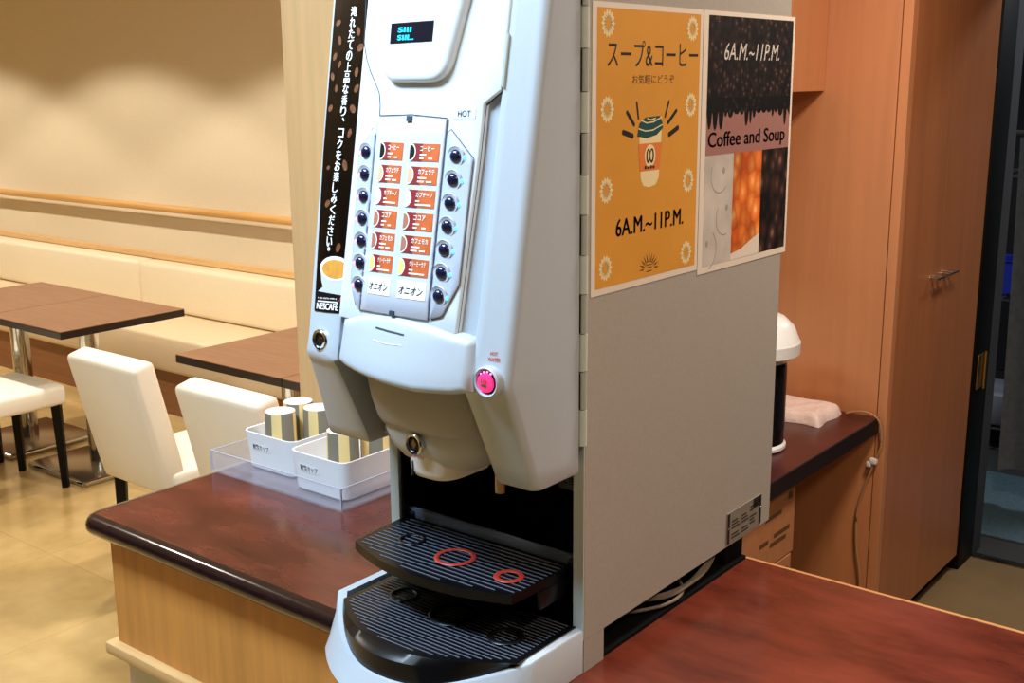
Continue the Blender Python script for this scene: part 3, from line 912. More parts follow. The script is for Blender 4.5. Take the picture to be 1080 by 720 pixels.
# hot-water button on the right post
hx, hz = -.8205, 1.350; hy = S(hx, hz)
b = NB(); lathe(b, [(.0185, -.006), (.0185, .004), (.0168, .006), (.0150, .005), (.0145, .001)], (hx, hy, hz), 36, 'y'); hb = part('hot_water_button', b, M['paint'], mach, 'round pink hot water button')
b = NB(); lathe(b, [(.0147, .001), (.0142, .0022), (.0001, .0022)], (hx, hy, hz), 32, 'y'); part('button_well', b, M['black'], hb)
b = NB(); lathe(b, [(.0118, .002), (.0112, .0048), (.0085, .0058), (.0001, .0052)], (hx - .0018, hy, hz - .001), 32, 'y'); part('button_cap', b, M['pink_button'], hb, 'glowing pink cap')
b = NB(); ff = lambda u, v: (u, hy - .0066, v)
cxh, czh = hx - .0018, hz - .001
for k in range(3): flat(b, rect(cxh - .0045 + k * .0035, cxh - .003 + k * .0035, czh - .001, czh + .0055 - abs(k - 1) * .001), ff)
flat(b, ell(cxh, czh - .003, .005, .0018, 14), ff); part('cup_symbol', b, M['ink_brown'], hb, smooth=0)
b = NB()
for a in (60, 85, 110, 135): ball(b, (hx + .0122 * math.cos(math.radians(a)), hy - .0034, hz + .0122 * math.sin(math.radians(a))), .0012, n=8)
part('indicator_light', b, M['led_pink'], hb)
b = NB(); g = lambda u, v: (u, S(u, v) - .0006, v)
text(b, 'HOT', g, (-.8215, -.8125, 1.3805, 1.3845), bold=.012); text(b, 'WATER', g, (-.8240, -.8085, 1.3735, 1.3780), bold=.012)
part('lettering', b, M['ink_red'], mach, smooth=0)

# ---- lower drip tray base
def shell_y(x): return 1.03 - .098 * max(0, 1 - ((x + .969) / .174) ** 2)
b = NB()
path = [(-1.1428, 1.1415), (-1.1428, 1.09), (-1.1428, 1.04)]
N = 30
for i in range(N + 1):
    x = -1.1428 + .3475 * i / N
    path.append((x, shell_y(x)))
path += [(-.7953, 1.04), (-.7953, 1.09), (-.7953, 1.1415)]
rows = []
cxm, cym = -.969, 1.14
for i, (x, y) in enumerate(path):
    a, c = path[max(i - 1, 0)], path[min(i + 1, len(path) - 1)]
    d = Vector((c[0] - a[0], c[1] - a[1])).normalized(); nrm = Vector((d.y, -d.x))   # outward
    f = max(0, min(1, (1.03 - y) / .09))
    zt = .982 - .034 * f
    wd = .014
    rows.append([b.verts.new((x + nrm.x * .018 * min(1, f * 3), y + nrm.y * .018 * min(1, f * 3), CT + .001)), b.verts.new((x, y, zt - .002)), b.verts.new((x - nrm.x * .0015, y - nrm.y * .0015, zt)),
                 b.verts.new((x - nrm.x * wd, y - nrm.y * wd, zt)), b.verts.new((x - nrm.x * wd, y - nrm.y * wd, CT + .001))])
for a, c in zip(rows, rows[1:]):
    for i in range(5): b.faces.new((a[i], a[(i + 1) % 5], c[(i + 1) % 5], c[i]))
b.faces.new(rows[0]); b.faces.new(list(reversed(rows[-1])))
tb = part('tray_base', b, M['paint'], mach, 'pale curved base around the drip tray', smooth=40)
# black insert
def deck_y(x): return 1.016 - .066 * max(0, 1 - ((x + .965) / .152) ** 2)
def ins_y(x): return 1.028 - .090 * max(0, 1 - ((x + .969) / .160) ** 2)
b = NB()
X = [-1.125 + .317 * i / 26 for i in range(27)]
top = [(-1.113, 1.142)] + [(-1.113 + .306 * i / 26, deck_y(-1.113 + .306 * i / 26)) for i in range(27)] + [(-.807, 1.142)]
bot = [(-1.1285, 1.142)] + [(-1.1285 + .319 * i / 26, ins_y(-1.1285 + .319 * i / 26)) for i in range(27)] + [(-.8095, 1.142)]
V1 = [b.verts.new((x, y, .984)) for x, y in top]; V2 = [b.verts.new((x, y, .975)) for x, y in bot]; V3 = [b.verts.new((x, y, CT + .002)) for x, y in bot]
b.faces.new(V1)
for A_, B_ in ((V1, V2), (V2, V3)):
    for i in range(len(A_) - 1): b.faces.new((A_[i], A_[i + 1], B_[i + 1], B_[i]))
lt = part('drip_tray', b, M['deck'], mach, 'black lower drip tray', smooth=40)
def slats(yfun, x0, x1, y0, y1, step, z, w, h, margin):
    bm = NB(); y = y0
    while y < y1:
        xs = [x0 + (x1 - x0) * i / 200 for i in range(201)]
        ok = [x for x in xs if yfun(x) + margin < y]
        if ok: box(bm, min(ok), max(ok), y, y + w, z, z + h)
        y += step
    return bm
part('grille', slats(deck_y, -1.104, -.816, .962, 1.138, .0072, .984, .0014, .0008, .009), M['slat'], lt, 'thin grille slats', smooth=0)
for x, y, R, r in ((-1.052, 1.072, .019, .0035), (-.957, 1.068, .029, .0055), (-.862, 1.062, .020, .0045)):
    b = NB(); torus(b, (x, y, .9858), R, r, flat=.35); part('cup_ring', b, M['ring_black'], lt, 'black cup ring')
# ---- upper cup shelf
def up_y(x): return 1.044 - .034 * max(0, 1 - ((x + .972) / .146) ** 2) - .012 * max(0, x + .86) / .03 * 0
b = NB()
top = [(-1.128, 1.165)] + [(-1.118 + .284 * i / 24, up_y(-1.118 + .284 * i / 24)) for i in range(25)] + [(-.824, 1.165)]
prism(b, top, lambda u, v, d: (u, v, d), 1.059, 1.046)
us = part('cup_shelf', b, M['deck'], mach, 'black upper cup shelf', smooth=40)
part('grille', slats(up_y, -1.112, -.832, 1.020, 1.152, .0092, 1.059, .0014, .0008, .008), M['slat'], us, 'thin grille slats', smooth=0)
b = NB(); box(b, -1.130, -.826, 1.158, 1.167, 1.058, 1.074, .003); part('rear_lip', b, M['lip_lit'], us)
for x, y, R, r, m in ((-1.055, 1.094, .017, .003, 'ring_black'), (-.966, 1.084, .0255, .0036, 'ring_red'), (-.870, 1.080, .0165, .0040, 'ring_red')):
    b = NB(); torus(b, (x, y, 1.0606), R, r, flat=.4); part('cup_ring', b, M[m], us, 'red cup ring' if m == 'ring_red' else 'black cup ring')
for x in (-1.122, -.829):
    b = NB(); cyl(b, (x, 1.16, 1.064), (x + .012, 1.16, 1.064), .006, n=14); part('shelf_hinge', b, M['black'], us)
for x0, x1 in ((-.834, -.826), (-1.122, -1.114)):
    b = NB(); box(b, x0, x1, 1.09, 1.15, 1.02, 1.047, .004); part('support_arm', b, M['black'], us)

# =================================================================== SIGNS ON THE MACHINE
# promotional banner on the left post
def BS(u, v, o): return (u, S(u, v) - .0008 - o, v)
bn = thing('banner', 'tall black coffee banner with white vertical Japanese lettering on the machine front', 'banner', (-1.10, 1.03, 1.395))
def bsheet(bm, poly, o): 
    t = bmesh.new(); slab(t, poly, -.0008 - o, .0003, dx=.02, dz=.03); merge(bm, t)
b = NB(); bsheet(b, [(-1.123, 1.3965), (-1.056, 1.402), (-1.060, 1.50), (-1.0655, ZT), (-1.143, ZT), (-1.137, 1.60)], 0); sh = part('sheet', b, M['banner'], bn, smooth=0)
b = NB()
for (x, z, r, a) in [(-1.128, 1.655, .006, .5), (-1.078, 1.625, .006, 1.2), (-1.082, 1.585, .0075, 2.2), (-1.120, 1.580, .004, .3), (-1.114, 1.535, .0065, .6), (-1.080, 1.482, .0065, 1.0), (-1.076, 1.655, .007, 2.6), (-1.128, 1.72, .006, .8), (-1.120, 1.74, .006, 2), (-1.072, 1.73, .007, .3), (-1.075, 1.70, .006, 1.5), (-1.130, 1.695, .006, 2.2), (-1.072, 1.68, .006, .9), (-1.118, 1.68, .005, 1.7), (-1.079, 1.75, .006, 2.1), (-1.127, 1.762, .006, .2), (-1.115, 1.71, .005, 1.1)]:
    pts = [(x + r * math.cos(q) * math.cos(a) - .68 * r * math.sin(q) * math.sin(a), z + r * math.cos(q) * math.sin(a) + .68 * r * math.sin(q) * math.cos(a)) for q in [2 * PI * i / 14 for i in range(14)]]
    b = NB(); flat(b, pts, lambda u, v: BS(u, v, .0004)); part('bean_print', b, M['bean'], sh, smooth=0)
b = NB()
cz = 1.4555; cxb = -1.0835
bsheet(b, [(-1.1165, 1.453), (-1.112, 1.437), (-1.107, 1.4295), (-1.118, 1.4225), (-1.0575, 1.4245), (-1.0585, 1.453)], .0004)
part('cup_body_print', b, M['porcelain'], sh, 'white coffee cup print', smooth=0)
b = NB(); bsheet(b, [(u, v + (u + 1.083) * .06) for u, v in ell(cxb, cz, .034, .0155, 40) if u < -1.0587], .0007); part('cup_rim_print', b, M['ink_white'], sh, smooth=0)
b = NB(); bsheet(b, [(u, v + (u + 1.083) * .06) for u, v in ell(cxb + .001, cz - .0006, .0295, .0118, 40) if u < -1.0590], .0010); part('coffee_print', b, M['coffee'], sh, smooth=0)
b = NB(); bsheet(b, [(-1.122, 1.397), (-1.0565, 1.4025), (-1.0575, 1.4245), (-1.123, 1.4205)], .0008); part('black_band', b, M['black'], sh, smooth=0)
b = NB()
sent = '淹れたての上品な香り、コクをお楽しみください。'
zt0, zt1 = 1.775, 1.4740
n = len(sent)
for i, c in enumerate(sent):
    z = zt0 + (zt1 - zt0) * i / (n - 1); x = -1.0925 - .0085 * i / (n - 1)
    s = .0062
    bx = (x - s, x + s, z - s * .98, z + s * .98)
    if c == '、': bx = (x + .000, x + .004, z + .001, z + .006)
    if c == '。': bx = (x - .002, x + .003, z + .002, z + .007)
    for q in (-.0004, .0004): text(b, c, lambda u, v: BS(u + q, v, .0009), bx)
lg = lambda u, v: BS(u, v + (u + 1.0895) * .09, .0015)
[text(b, 'NESCAFÉ', lg, (-1.1160 + q, -1.0675 + q, 1.4025, 1.4130)) for q in (-.0006, 0, .0006)]; flat(b, rect(-1.1150, -1.0700, 1.4120, 1.4135), lg)
text(b, 'a sip starts with a', lg, (-1.1150, -1.0720, 1.4155, 1.4185), bold=.01)
part('lettering', b, M['ink_white'], sh, 'white lettering', smooth=0)
b = NB(); flat(b, [(-1.067, 1.4145), (-1.0635, 1.4195), (-1.0625, 1.4195), (-1.0655, 1.4145)], lg); part('red_accent', b, M['ink_red'], sh, smooth=0)

# yellow poster
def poster_sheet(y0, y1, z0, z1, parent):
    b = NB(); box(b, XR + .0002, XR + .0006, y0, y1, z0, z1)
    bmesh.ops.subdivide_edges(b, edges=b.edges[:], cuts=6, use_grid_fill=True)
    return part('sheet', b, M['paper'], parent, 'white paper margin', smooth=0)
yp = thing('poster', 'yellow paper poster with daisies and a takeaway cup on the machine side', 'poster', (XR, 1.284, 1.426), 'paper posters on the machine side')
poster_sheet(1.1525, 1.4145, 1.4255, 1.7785, yp)
b = NB(); flat(b, rect(1.162, 1.4075, 1.4340, 1.7720), PX(0.00076)); part('printed_background', b, M['yellow'], yp, 'yellow print', smooth=0)
for y, z in [(1.185, 1.754), (1.386, 1.753), (1.185, 1.653), (1.386, 1.654), (1.184, 1.555), (1.384, 1.553), (1.184, 1.458), (1.383, 1.454)]:
    b = NB(); f = PX(0.00088)
    n = 14
    for i in range(n):
        a = 2 * PI * i / n; d = Vector((math.cos(a), math.sin(a))); q = Vector((-d.y, d.x))
        P_ = [d * .0065 - q * .0024, d * .013 - q * .0028, d * .0172, d * .013 + q * .0028, d * .0065 + q * .0024]
        flat(b, [(y + p.x * .88, z + p.y) for p in P_], f)
    part('daisy_print', b, M['daisy'], yp, 'cream daisy print', smooth=0)
b = NB(); f = PX(0.00094)
text(b, 'スープ&コーヒー', f, (1.184, 1.402, 1.7035, 1.7355))
for q in (-.0007, 0, .0007): text(b, '6A.M.~11P.M.', f, (1.207 + q, 1.373 + q, 1.495, 1.517))
part('lettering', b, M['ink'], yp, 'black lettering', smooth=0)
b = NB(); text(b, 'お気軽にどうぞ', f, (1.240, 1.341, 1.6825, 1.6940)); part('subtitle_lettering', b, M['ink_soft'], yp, smooth=0)
b = NB(); f = PX(0.00088)
flat(b, [(1.2575, 1.632), (1.3125, 1.632), (1.311, 1.606), (1.307, 1.563), (1.300, 1.554), (1.284, 1.5515), (1.270, 1.554), (1.263, 1.563), (1.259, 1.606)], f)
cpn = part('takeaway_cup_print', b, M['daisy'], yp, smooth=0)
b = NB(); flat(b, [(1.256, 1.608), (1.314, 1.608), (1.309, 1.573), (1.261, 1.573)], PX(0.00097)); part('sleeve_print', b, M['sleeve'], cpn, smooth=0)
b = NB(); flat(b, ell(1.2845, 1.592, .013, .0145, 24), PX(0.00106)); part('emblem_disc', b, M['daisy'], cpn, smooth=0)
b = NB()
for s in (-1, 1):
    e = ell(1.2845 + s * .0042, 1.592, .0052, .0095, 18); e2 = ell(1.2845 + s * .0036, 1.5925, .0026, .0065, 18)
    f3 = PX(0.00115)
    for i in range(18):
        j = (i + 1) % 18; flat(b, [e[i], e[j], e2[j], e2[i]], f3)
for k in range(4): flat(b, rect(1.2715 + k * .0066, 1.2765 + k * .0066, 1.5755, 1.5795 - .001 * (k % 2)), PX(0.00106))
part('bean_emblem', b, M['ink'], cpn, smooth=0)
b = NB(); flat(b, [(1.253, 1.618), (1.258, 1.634), (1.272, 1.641), (1.306, 1.642), (1.314, 1.633), (1.315, 1.626), (1.300, 1.618), (1.275, 1.6145)], PX(0.00100)); part('lid_print', b, M['teal'], cpn, smooth=0)
b = NB(); f = PX(0.00109)
for arc in ([(1.262, 1.6365), (1.275, 1.633), (1.292, 1.634), (1.312, 1.6395)], [(1.256, 1.6265), (1.272, 1.623), (1.290, 1.6235), (1.314, 1.630)], [(1.276, 1.6385), (1.285, 1.6365), (1.297, 1.6385)]):
    for (u0, v0), (u1, v1) in zip(arc, arc[1:]): flat(b, [(u0, v0), (u1, v1), (u1, v1 + .0016), (u0, v0 + .0016)], f)
part('swirl_print', b, M['daisy'], cpn, smooth=0)
f = PX(0.00088)
for (u0, v0, u1, v1, w) in [(1.251, 1.660, 1.2555, 1.640, .0026), (1.2285, 1.649, 1.246, 1.632, .0036), (1.2195, 1.6245, 1.2435, 1.6185, .0046), (1.329, 1.660, 1.320, 1.640, .0026), (1.349, 1.648, 1.327, 1.632, .0036), (1.3545, 1.6255, 1.330, 1.6165, .0046)]:
    d = Vector((u1 - u0, v1 - v0)).normalized(); q = Vector((-d.y, d.x)) * w / 1.4
    b = NB(); flat(b, [(u0 - q.x - d.x * .0, v0 - q.y), (u1 - q.x, v1 - q.y), (u1 + d.x * .002, v1 + d.y * .002), (u1 + q.x, v1 + q.y), (u0 + q.x, v0 + q.y), (u0 - d.x * .002, v0 - d.y * .002)], f)
    part('ray_stroke_print', b, M['ink'], yp, smooth=0)
b = NB()
for i in range(11):
    a = PI * i / 10; d = Vector((math.cos(a), math.sin(a))); q = Vector((-d.y, d.x)) * .0014
    flat(b, [(1.2875 + d.x * .014 - q.x, 1.4445 + d.y * .011 - q.y), (1.2875 + d.x * .025, 1.4445 + d.y * .023), (1.2875 + d.x * .014 + q.x, 1.4445 + d.y * .011 + q.y)], f)
e = ell(1.2875, 1.4445, .0115, .009, 12, 0, PI)
for (u0, v0), (u1, v1) in zip(e, e[1:]): flat(b, [(u0, v0), (u1, v1), (u1, v1 + .0014), (u0, v0 + .0014)], f)
for z in (1.4405, 1.4455, 1.449): flat(b, rect(1.2805, 1.2945, z, z + .0013), f)
part('sun_print', b, M['ink_soft'], yp, smooth=0)

# black poster
kp = thing('poster', 'dark Coffee and Soup poster with beans and corn on the machine side', 'poster', (XR, 1.56, 1.42), 'paper posters on the machine side')
poster_sheet(1.4165, 1.6985, 1.4175, 1.7785, kp)
b = NB()
edge = [(1.4300, 1.6330)]
rr = random.Random(5)
u = 1.431
while u < 1.674:
    wd = .009 + rr.random() * .009; dp = .003 + rr.random() * .008 + (.014 if u < 1.47 or 1.53 < u < 1.56 or 1.655 < u < 1.67 else 0)
    for q in range(7): edge.append((u + wd * q / 6, 1.642 - dp * math.sin(PI * q / 6) ** .6))
    u += wd + .001
edge.append((1.692, 1.632))
f = PX(0.00076)
flat(b, rect(1.4300, 1.692, 1.662, 1.7725), f); part('bean_photo', b, M['beans_small'], kp, 'small coffee bean print', smooth=0)
b = NB(); flat(b, edge + [(1.692, 1.662), (1.430, 1.662)], PX(0.00085)); part('bean_photo', b, M['beans_dark'], kp, smooth=0)
b = NB(); flat(b, rect(1.4300, 1.692, 1.5830, 1.650), PX(0.00070)); part('mauve_band', b, M['mauve'], kp, smooth=0)
b = NB(); flat(b, rect(1.4300, 1.5135, 1.4270, 1.5830), f); mu = part('mushroom_photo', b, M['mushroom'], kp, smooth=0)
b = NB(); f2 = PX(0.00085)
for (cx, cz, r, a0, a1) in [(1.474, 1.555, .027, PI * .85, PI * 1.75), (1.492, 1.492, .026, PI * .8, PI * 1.6), (1.44, 1.45, .03, -PI * .4, PI * .3)]:
    e = ell(cx, cz, r, r, 14, a0, a1); e2 = ell(cx, cz, r - .0018, r - .0018, 14, a0, a1)
    for i in range(14): flat(b, [e[i], e[i + 1], e2[i + 1], e2[i]], f2)
for cx, cz in ((1.485, 1.56), (1.497, 1.506), (1.441, 1.459)): flat(b, ell(cx, cz, .004, .005, 12), f2)
part('mushroom_shade_print', b, mat('grey_print', (158, 150, 142), .6), mu, smooth=0)
b = NB(); flat(b, rect(1.5135, 1.6035, 1.4270, 1.5830), f); part('corn_photo', b, M['corn'], kp, 'orange corn print', smooth=0)
b = NB(); flat(b, [(1.5135, 1.4269), (1.6035, 1.4269), (1.6035, 1.458), (1.575, 1.450), (1.545, 1.440), (1.5135, 1.436)], PX(0.00082)); part('paper_corner_print', b, M['paper'], kp, smooth=0)
b = NB(); flat(b, rect(1.6035, 1.692, 1.4270, 1.5830), f); part('bean_photo', b, M['beans_big'], kp, 'large coffee bean print', smooth=0)
b = NB(); [text(b, 'Coffee and Soup', PX(0.00097), (1.4365 + q, 1.677 + q, 1.5880, 1.6150)) for q in (-.0008, 0, .0008)]; part('lettering', b, M['ink'], kp, 'black lettering', smooth=0)
b = NB(); text(b, '6A.M.~11P.M.', PX(0.00094), (1.476, 1.647, 1.7135, 1.7370), shear=.25); part('hours_lettering', b, mat('grey_white_ink', (214, 206, 198), .5), kp, 'white lettering', smooth=0)

# cables coming out under the machine
b = NB()
for k in range(4):
    d = .0035 * k
    tube(b, smooth_path([(-.862, 1.58 - d, .962), (-.822, 1.545, .956 - d * .6), (-.806 - d * .5, 1.50, .944 + d * .3), (-.803 - d * .4, 1.44, .938), (-.806, 1.37, .941 + d * .5), (-.835, 1.31, .948)]), .0027, 8)
tube(b, smooth_path([(-.855, 1.47, .934), (-.806, 1.42, .9325), (-.803, 1.36, .9325), (-.835, 1.29, .936)]), .0026, 8)
solid('power_cable', b, M['cable'], 'grey cable bundle curving out from under the coffee machine', 'cable')

# =================================================================== KITCHEN SIDE
# tall cabinet
CX, CY0, CY1 = -1.125, 3.121, 3.888
t = thing('tall_cabinet', 'tall reddish wood cabinet with two small bar handles beside the dark doorway', 'cabinet', (-1.45, 3.5, 0))
b = NB(); box(b, -1.782, CX - .021, CY0 + .0302, CY1, .06, 2.5); box(b, -1.782, CX - .031, CY0, CY0 + .030, .06, 2.5); box(b, CX - .0285, CX - .001, CY0, CY0 + .030, .06, 2.5, .001, 1); part('carcass', b, M['cherry'], t, smooth=0)
b = NB(); box(b, -1.782, CX - .03, CY0 + .002, CY1 - .01, 0, .06); part('toe_kick', b, M['black_matte'], t, 'dark toe kick')
for y0, y1, hy in ((CY0 + .033, 3.4776, 3.425), (3.4784, CY1 - .002, 3.530)):
    b = NB(); box(b, CX - .02, CX, y0, y1, .06, 2.5); dr = part('door', b, M['cherry_door'], t, smooth=0)
    b = NB(); cyl(b, (CX + .026, hy - .045, 1.105), (CX + .026, hy + .045, 1.105), .004, n=12)
    for q in (-.02, .02): cyl(b, (CX, hy + q, 1.105), (CX + .026, hy + q, 1.105), .004, n=10)
    part('handle', b, M['steel'], dr, 'small metal bar handle')
# wall cabinet
t = thing('wall_cabinet', 'wood wall cabinet hanging above the worktop, right of the posters', 'cabinet', (-1.57, 2.6, 1.65))
b = NB(); box(b, -1.783, -1.382, 2.0, CY0 - .001, 1.651, 2.5); part('carcass', b, M['cherry'], t, smooth=0)
for y0, y1 in ((2.002, 2.558), (2.562, CY0 - .003)):
    b = NB(); box(b, -1.382, -1.362, y0, y1, 1.650, 2.5, .001, 1); part('door', b, M['cherry'], t, smooth=0)
# worktop
t = thing('worktop', 'dark maroon worktop running along the wall behind the machine to the tall cabinet', 'worktop', (-1.46, 2.45, .69))
b = NB(); box(b, -1.784, -1.150, 1.83, CY0 - .001, .695, .737); part('slab', b, M['work'], t, smooth=0)
b = NB(); box(b, -1.150, -1.146, 1.83, CY0 - .001, .692, .7372, .001, 1); part('edge_band', b, M['work_edge'], t, 'near-black front edge', smooth=0)
b = NB(); box(b, -1.784, -1.765, 1.83, CY0 - .001, 0, .695); box(b, -1.784, -1.18, 1.83, 1.85, 0, .695); part('support_panel', b, M['cherry'], t, smooth=0)
# cardboard boxes below it
def carton(z0, z1, y0, y1, label):
    t = thing('cardboard_box', label, 'box', (-1.38, (y0 + y1) / 2, z0), 'cardboard boxes under the worktop')
    xf = -1.175
    b = NB(); box(b, -1.60, xf, y0, y1, z0, z1, .003, 1); part('carton', b, M['cardboard'], t)
    f = lambda u, v: (xf + .0008, u, v)
    b = NB()
    flat(b, rect(y1 - .045, y1 - .02, z1 - .05, z1 - .03), f); flat(b, rect(y1 - .2, y1 - .17, z1 - .05, z1 - .03), f)
    for i, (u0, u1, dz) in enumerate(((y1 - .17, y1 - .08, .075), (y1 - .2, y1 - .15, .135), (y1 - .12, y1 - .03, .13), (y1 - .14, y1 - .05, .15))):
        if z1 - dz > z0 + .02: flat(b, rect(u0, u1, z1 - dz, z1 - dz + .011), f)
    part('print_marks', b, M['ink_soft'], t, smooth=0)
    b = NB(); box(b, -1.58, xf + .0006, (y0 + y1) / 2 - .025, (y0 + y1) / 2 + .025, z1 - .0002, z1 + .0004); flat(b, rect((y0 + y1) / 2 - .025, (y0 + y1) / 2 + .025, z1 - .05, z1), f); part('tape', b, M['tape'], t, smooth=0)
carton(0, .25, 2.15, 2.62, 'cardboard box standing on the floor under the worktop, lowest of its stack')
carton(.251, .485, 2.17, 2.63, 'brown cardboard box with dark print, middle of the stack under the maroon worktop')
carton(.4865, .69, 2.16, 2.64, 'brown cardboard box with red print, directly under the maroon worktop edge')

# thermal pot
px, py = -1.325, 2.668; z0 = .738
t = thing('thermal_pot', 'white-lidded dark hot water pot half hidden behind the machine', 'thermal pot', (px, py, z0))
b = NB(); lathe(b, [(.088, 0), (.094, .004), (.094, .012), (.089, .018)], (px, py, z0), 40); part('base_ring', b, M['pot_white'], t)
b = NB(); lathe(b, [(.088, .018), (.088, .235), (.086, .24)], (px, py, z0), 40); part('vessel', b, M['pot_dark'], t, 'dark glossy vessel')
b = NB(); lathe(b, [(.084, .232), (.112, .252), (.1195, .256), (.1205, .286), (.1165, .292), (.103, .326), (.078, .350), (.042, .364), (.0001, .368)], (px, py, z0), 44); ld = part('lid', b, M['pot_white'], t, 'white domed lid')
b = NB()
c0 = Vector((px, py, z0)) + Vector((.93, -.15, 0)) * .096 + Vector((0, 0, .326))
ball(b, c0, .010, .017, .006); part('finger_notch', b, M['black'], ld)
b = NB(); c1 = Vector((px, py, 0)) + Vector((.97, -.1, 0)).normalized() * .0885
for k in range(9):
    a = -.35 + .7 * k / 8 + .12
    if k < 8:
        a2 = a + .7 / 8
        P_ = [(px + .0888 * math.cos(q_), py + .0888 * math.sin(q_)) for q_ in (a, a2)]
        b.faces.new([b.verts.new((P_[0][0], P_[0][1], z0 + .06)), b.verts.new((P_[1][0], P_[1][1], z0 + .06)), b.verts.new((P_[1][0], P_[1][1], z0 + .225)), b.verts.new((P_[0][0], P_[0][1], z0 + .225))])
part('water_gauge', b, M['black'], t, 'black water gauge')
# cloth
b = NB()
NX, NY = 26, 26
g = []
for i in range(NX + 1):
    r = []
    for j in range(NY + 1):
        u, v = i / NX, j / NY
        cx, cy = -1.345, 3.010
        x = cx + (u - .5) * .20 + .004 * math.sin(v * 9 + 1); y = cy + (v - .5) * .17 + .004 * math.sin(u * 11)
        ed = min(u, 1 - u, v, 1 - v)
        h = .032 * min(1, ed / .10) ** .5 + .003 * math.sin(u * 17 + v * 5) * math.sin(v * 14) * min(1, ed * 8)
        r.append(b.verts.new((x, y, .7380 + max(.0005, h))))
    g.append(r)
for i in range(NX):
    for j in range(NY): b.faces.new((g[i][j], g[i + 1][j], g[i + 1][j + 1], g[i][j + 1]))
ge = [e for e in b.edges if e.is_boundary]
r = bmesh.ops.extrude_edge_only(b, edges=ge)
for v in r['geom']:
    if isinstance(v, bmesh.types.BMVert): v.co.z = .7375
bmesh.ops.contextual_create(b, geom=[e for e in b.edges if e.is_boundary])
solid('folded_cloth', b, M['cloth'], 'crumpled pinkish white cloth lying on the maroon worktop end', 'cloth', smooth=60)
# cord drooping over the worktop end
t = thing('electrical_cord', 'thin beige cord drooping over the worktop end beside the cabinet panel', 'cord', (-1.14, 3.10, .74))
b = NB()
pts = smooth_path([(-1.235, 3.094, .7405), (-1.20, 3.098, .751), (-1.165, 3.104, .748), (-1.139, 3.106, .725), (-1.1325, 3.108, .66), (-1.150, 3.108, .60), (-1.172, 3.108, .53), (-1.190, 3.108, .44), (-1.186, 3.108, .34), (-1.170, 3.108, .24), (-1.168, 3.108, .12), (-1.20, 3.10, .006)])
tube(b, pts, .0034, 8); part('cord', b, M['cord'], t)
b = NB(); box(b, -1.162, -1.140, 3.100, 3.116, .600, .618, .004); box(b, -1.170, -1.156, 3.100, 3.114, .590, .606, .003); part('plug', b, M['pot_white'], t, 'pale plug')

# =================================================================== DARK STOREROOM
b = NB(); box(b, -1.75, .1, 4.28, 5.02, -.003, .006, .002, 1); solid('floor_mat', b, M['mat'], 'teal ribbed mat on the storeroom floor beyond the doorway', 'mat')
t = thing('hanging_towel', 'grey towel hanging in the dark doorway at the right photo edge', 'towel', (-.98, 4.62, .12))
b = NB()
NX, NZ = 18, 24
for s in (0, 1):
    pass
g = []
for j in range(NZ + 1):
    row = []
    for i in range(NX + 1):
        u, v = i / NX, j / NZ
        x = -1.215 + .45 * u + .05 * (1 - v) * (.5 - u) * .4 + .04 * v * (.2 - u) * 0 - .02 * v
        row.append(b.verts.new((x, 4.62 + .018 * math.sin(u * 16 + v * 2), .12 + 1.35 * v + (.05 * math.sin(u * 3 + .6) if j == 0 else 0))))
    g.append(row)
for j in range(NZ):
    for i in range(NX): b.faces.new((g[j][i], g[j][i + 1], g[j + 1][i + 1], g[j + 1][i]))
bmesh.ops.solidify(b, geom=b.faces[:], thickness=.012)
part('towel_cloth', b, M['towel'], t, smooth=60)
b = NB(); cyl(b, (-1.3, 4.62, 1.475), (-.6, 4.62, 1.475), .012, n=12)
part('hanging_bar', b, M['rack'], t)
t = thing('storage_rack', 'metal wire rack in the dark storeroom behind the towel', 'rack', (-1.35, 5.6, 0))
for x in (-1.75, -.6):
    for y in (5.35, 5.8):
        b = NB(); cyl(b, (x, y, 0), (x, y, 1.8), .012, n=10); part('post', b, M['rack'], t)
for z in (.10, .70, 1.25):
    b = NB()
    for y in (5.35, 5.8): cyl(b, (-1.75, y, z), (-.6, y, z), .007, n=8)
    x = -1.74
    while x < -.6:
        cyl(b, (x, 5.35, z), (x, 5.8, z), .005, n=6); x += .07
    part('shelf', b, M['rack'], t)
b = NB(); lathe(b, [(.08, 0), (.11, .004), (.125, .15), (.13, .155), (.125, .156), (.118, .148), (.104, .01), (.0001, .008)], (-1.52, 5.55, .7075), 28); solid('plastic_bin', b, M['blue'], 'blue plastic bin on the rack in the dark storeroom', 'bin')
b = NB(); box(b, -1.64, -1.30, 5.38, 5.7, .1075, .25, .006); solid('storage_carton', b, M['card_grey'], 'pale grey carton low on the dark storeroom rack', 'box')

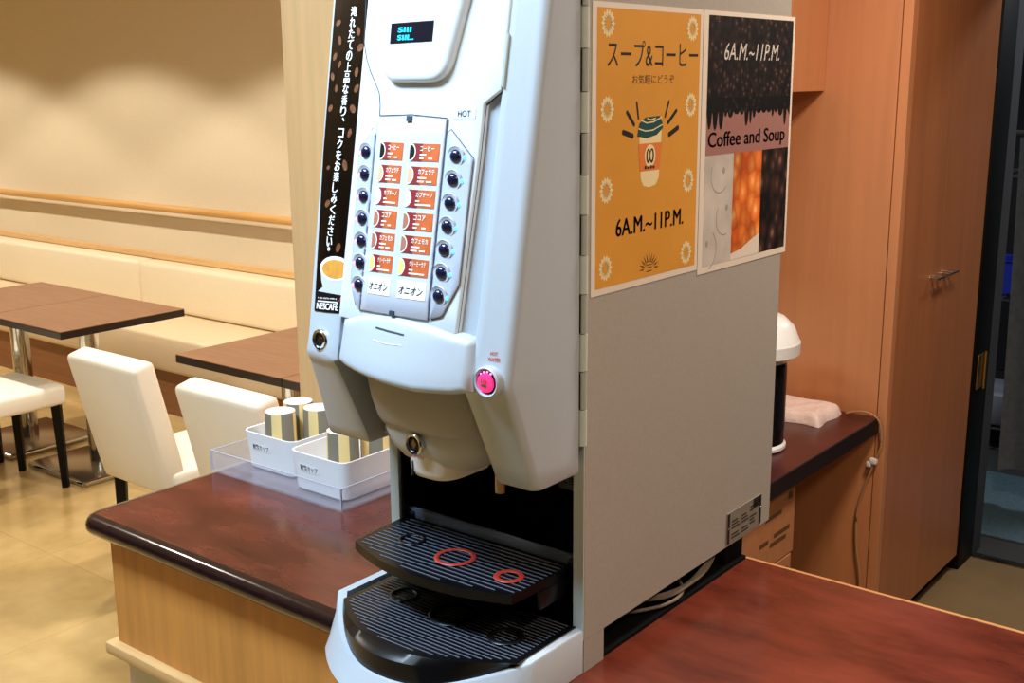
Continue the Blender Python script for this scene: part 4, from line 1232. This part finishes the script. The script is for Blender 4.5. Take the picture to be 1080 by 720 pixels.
# =================================================================== LIGHTS
def area(name, loc, target, w, h, power, color=(1, 1, 1), spread=180):
    l = bpy.data.lights.new(name, 'AREA'); l.shape = 'RECTANGLE'; l.size = w; l.size_y = h; l.energy = power; l.color = color; l.spread = math.radians(spread)
    o = bpy.data.objects.new(name, l); col.objects.link(o)
    o.location = loc
    o.rotation_euler = (Vector(target) - Vector(loc)).to_track_quat('-Z', 'Y').to_euler()
    return o
def spot(name, loc, target, power, size, blend=.6, color=(1, 1, 1), rad=.05):
    l = bpy.data.lights.new(name, 'SPOT'); l.energy = power; l.spot_size = math.radians(size); l.spot_blend = blend; l.color = color; l.shadow_soft_size = rad
    o = bpy.data.objects.new(name, l); col.objects.link(o)
    o.location = loc
    o.rotation_euler = (Vector(target) - Vector(loc)).to_track_quat('-Z', 'Y').to_euler()
    return o
warm = (1, .94, .85)
cool = (.62, .82, 1)
area('overhead_area_light', (-1.36, .34, 2.53), (-1.36, .34, 0), .8, .4, 40, cool)
area('overhead_area_light', (-.45, 2.25, 2.53), (-.45, 2.25, 0), .3, .3, 23, (1, .85, .72))
area('overhead_area_light', (.55, .9, 2.53), (.55, .9, 0), .3, .3, 16, (1, .80, .62))  # added warm fill for machine side, posters and near counter; source unseen
for x in (-9.0, -7.4, -5.8, -4.2, -2.6):
    spot('table_downlight', (x, 2.62, 2.53), (x, 2.62, 0), 68, 122, .22, warm, .06)
area('downlight', (-3.6, 1.0, 2.53), (-3.6, 1.0, 0), .25, .25, 14, warm)
area('storeroom_fill', (-.4, 4.9, 2.5), (-.4, 4.9, 0), .3, .3, 15, (.85, .93, 1))  # added lamp, source unseen; brightens the mat and towel

w = bpy.data.worlds.new('room_world'); sc.world = w; w.use_nodes = True
w.node_tree.nodes['Background'].inputs['Color'].default_value = (1, .9, .78, 1)
w.node_tree.nodes['Background'].inputs['Strength'].default_value = .05

# =================================================================== CAMERA
f_px, pitch, roll, yaw = 1211.573, .224557892, -.00842698, .673340067
fw = Vector((-math.sin(yaw) * math.cos(pitch), math.cos(yaw) * math.cos(pitch), -math.sin(pitch)))
rt = Vector((math.cos(yaw), math.sin(yaw), 0)); up = rt.cross(fw)
r2 = math.cos(roll) * rt + math.sin(roll) * up; u2 = -math.sin(roll) * rt + math.cos(roll) * up
cam = bpy.data.cameras.new('camera'); co = bpy.data.objects.new('camera', cam); col.objects.link(co)
cam.sensor_width = 36; cam.lens = 36 * f_px / 1080; cam.clip_start = .05
co.matrix_world = Matrix(((r2.x, u2.x, -fw.x, 0), (r2.y, u2.y, -fw.y, 0), (r2.z, u2.z, -fw.z, 1.69), (0, 0, 0, 1)))
sc.camera = co
vs = sc.view_settings
vs.view_transform = 'Standard'; vs.look = 'None'; vs.gamma = 1; vs.use_curve_mapping = False
vs.exposure = .6
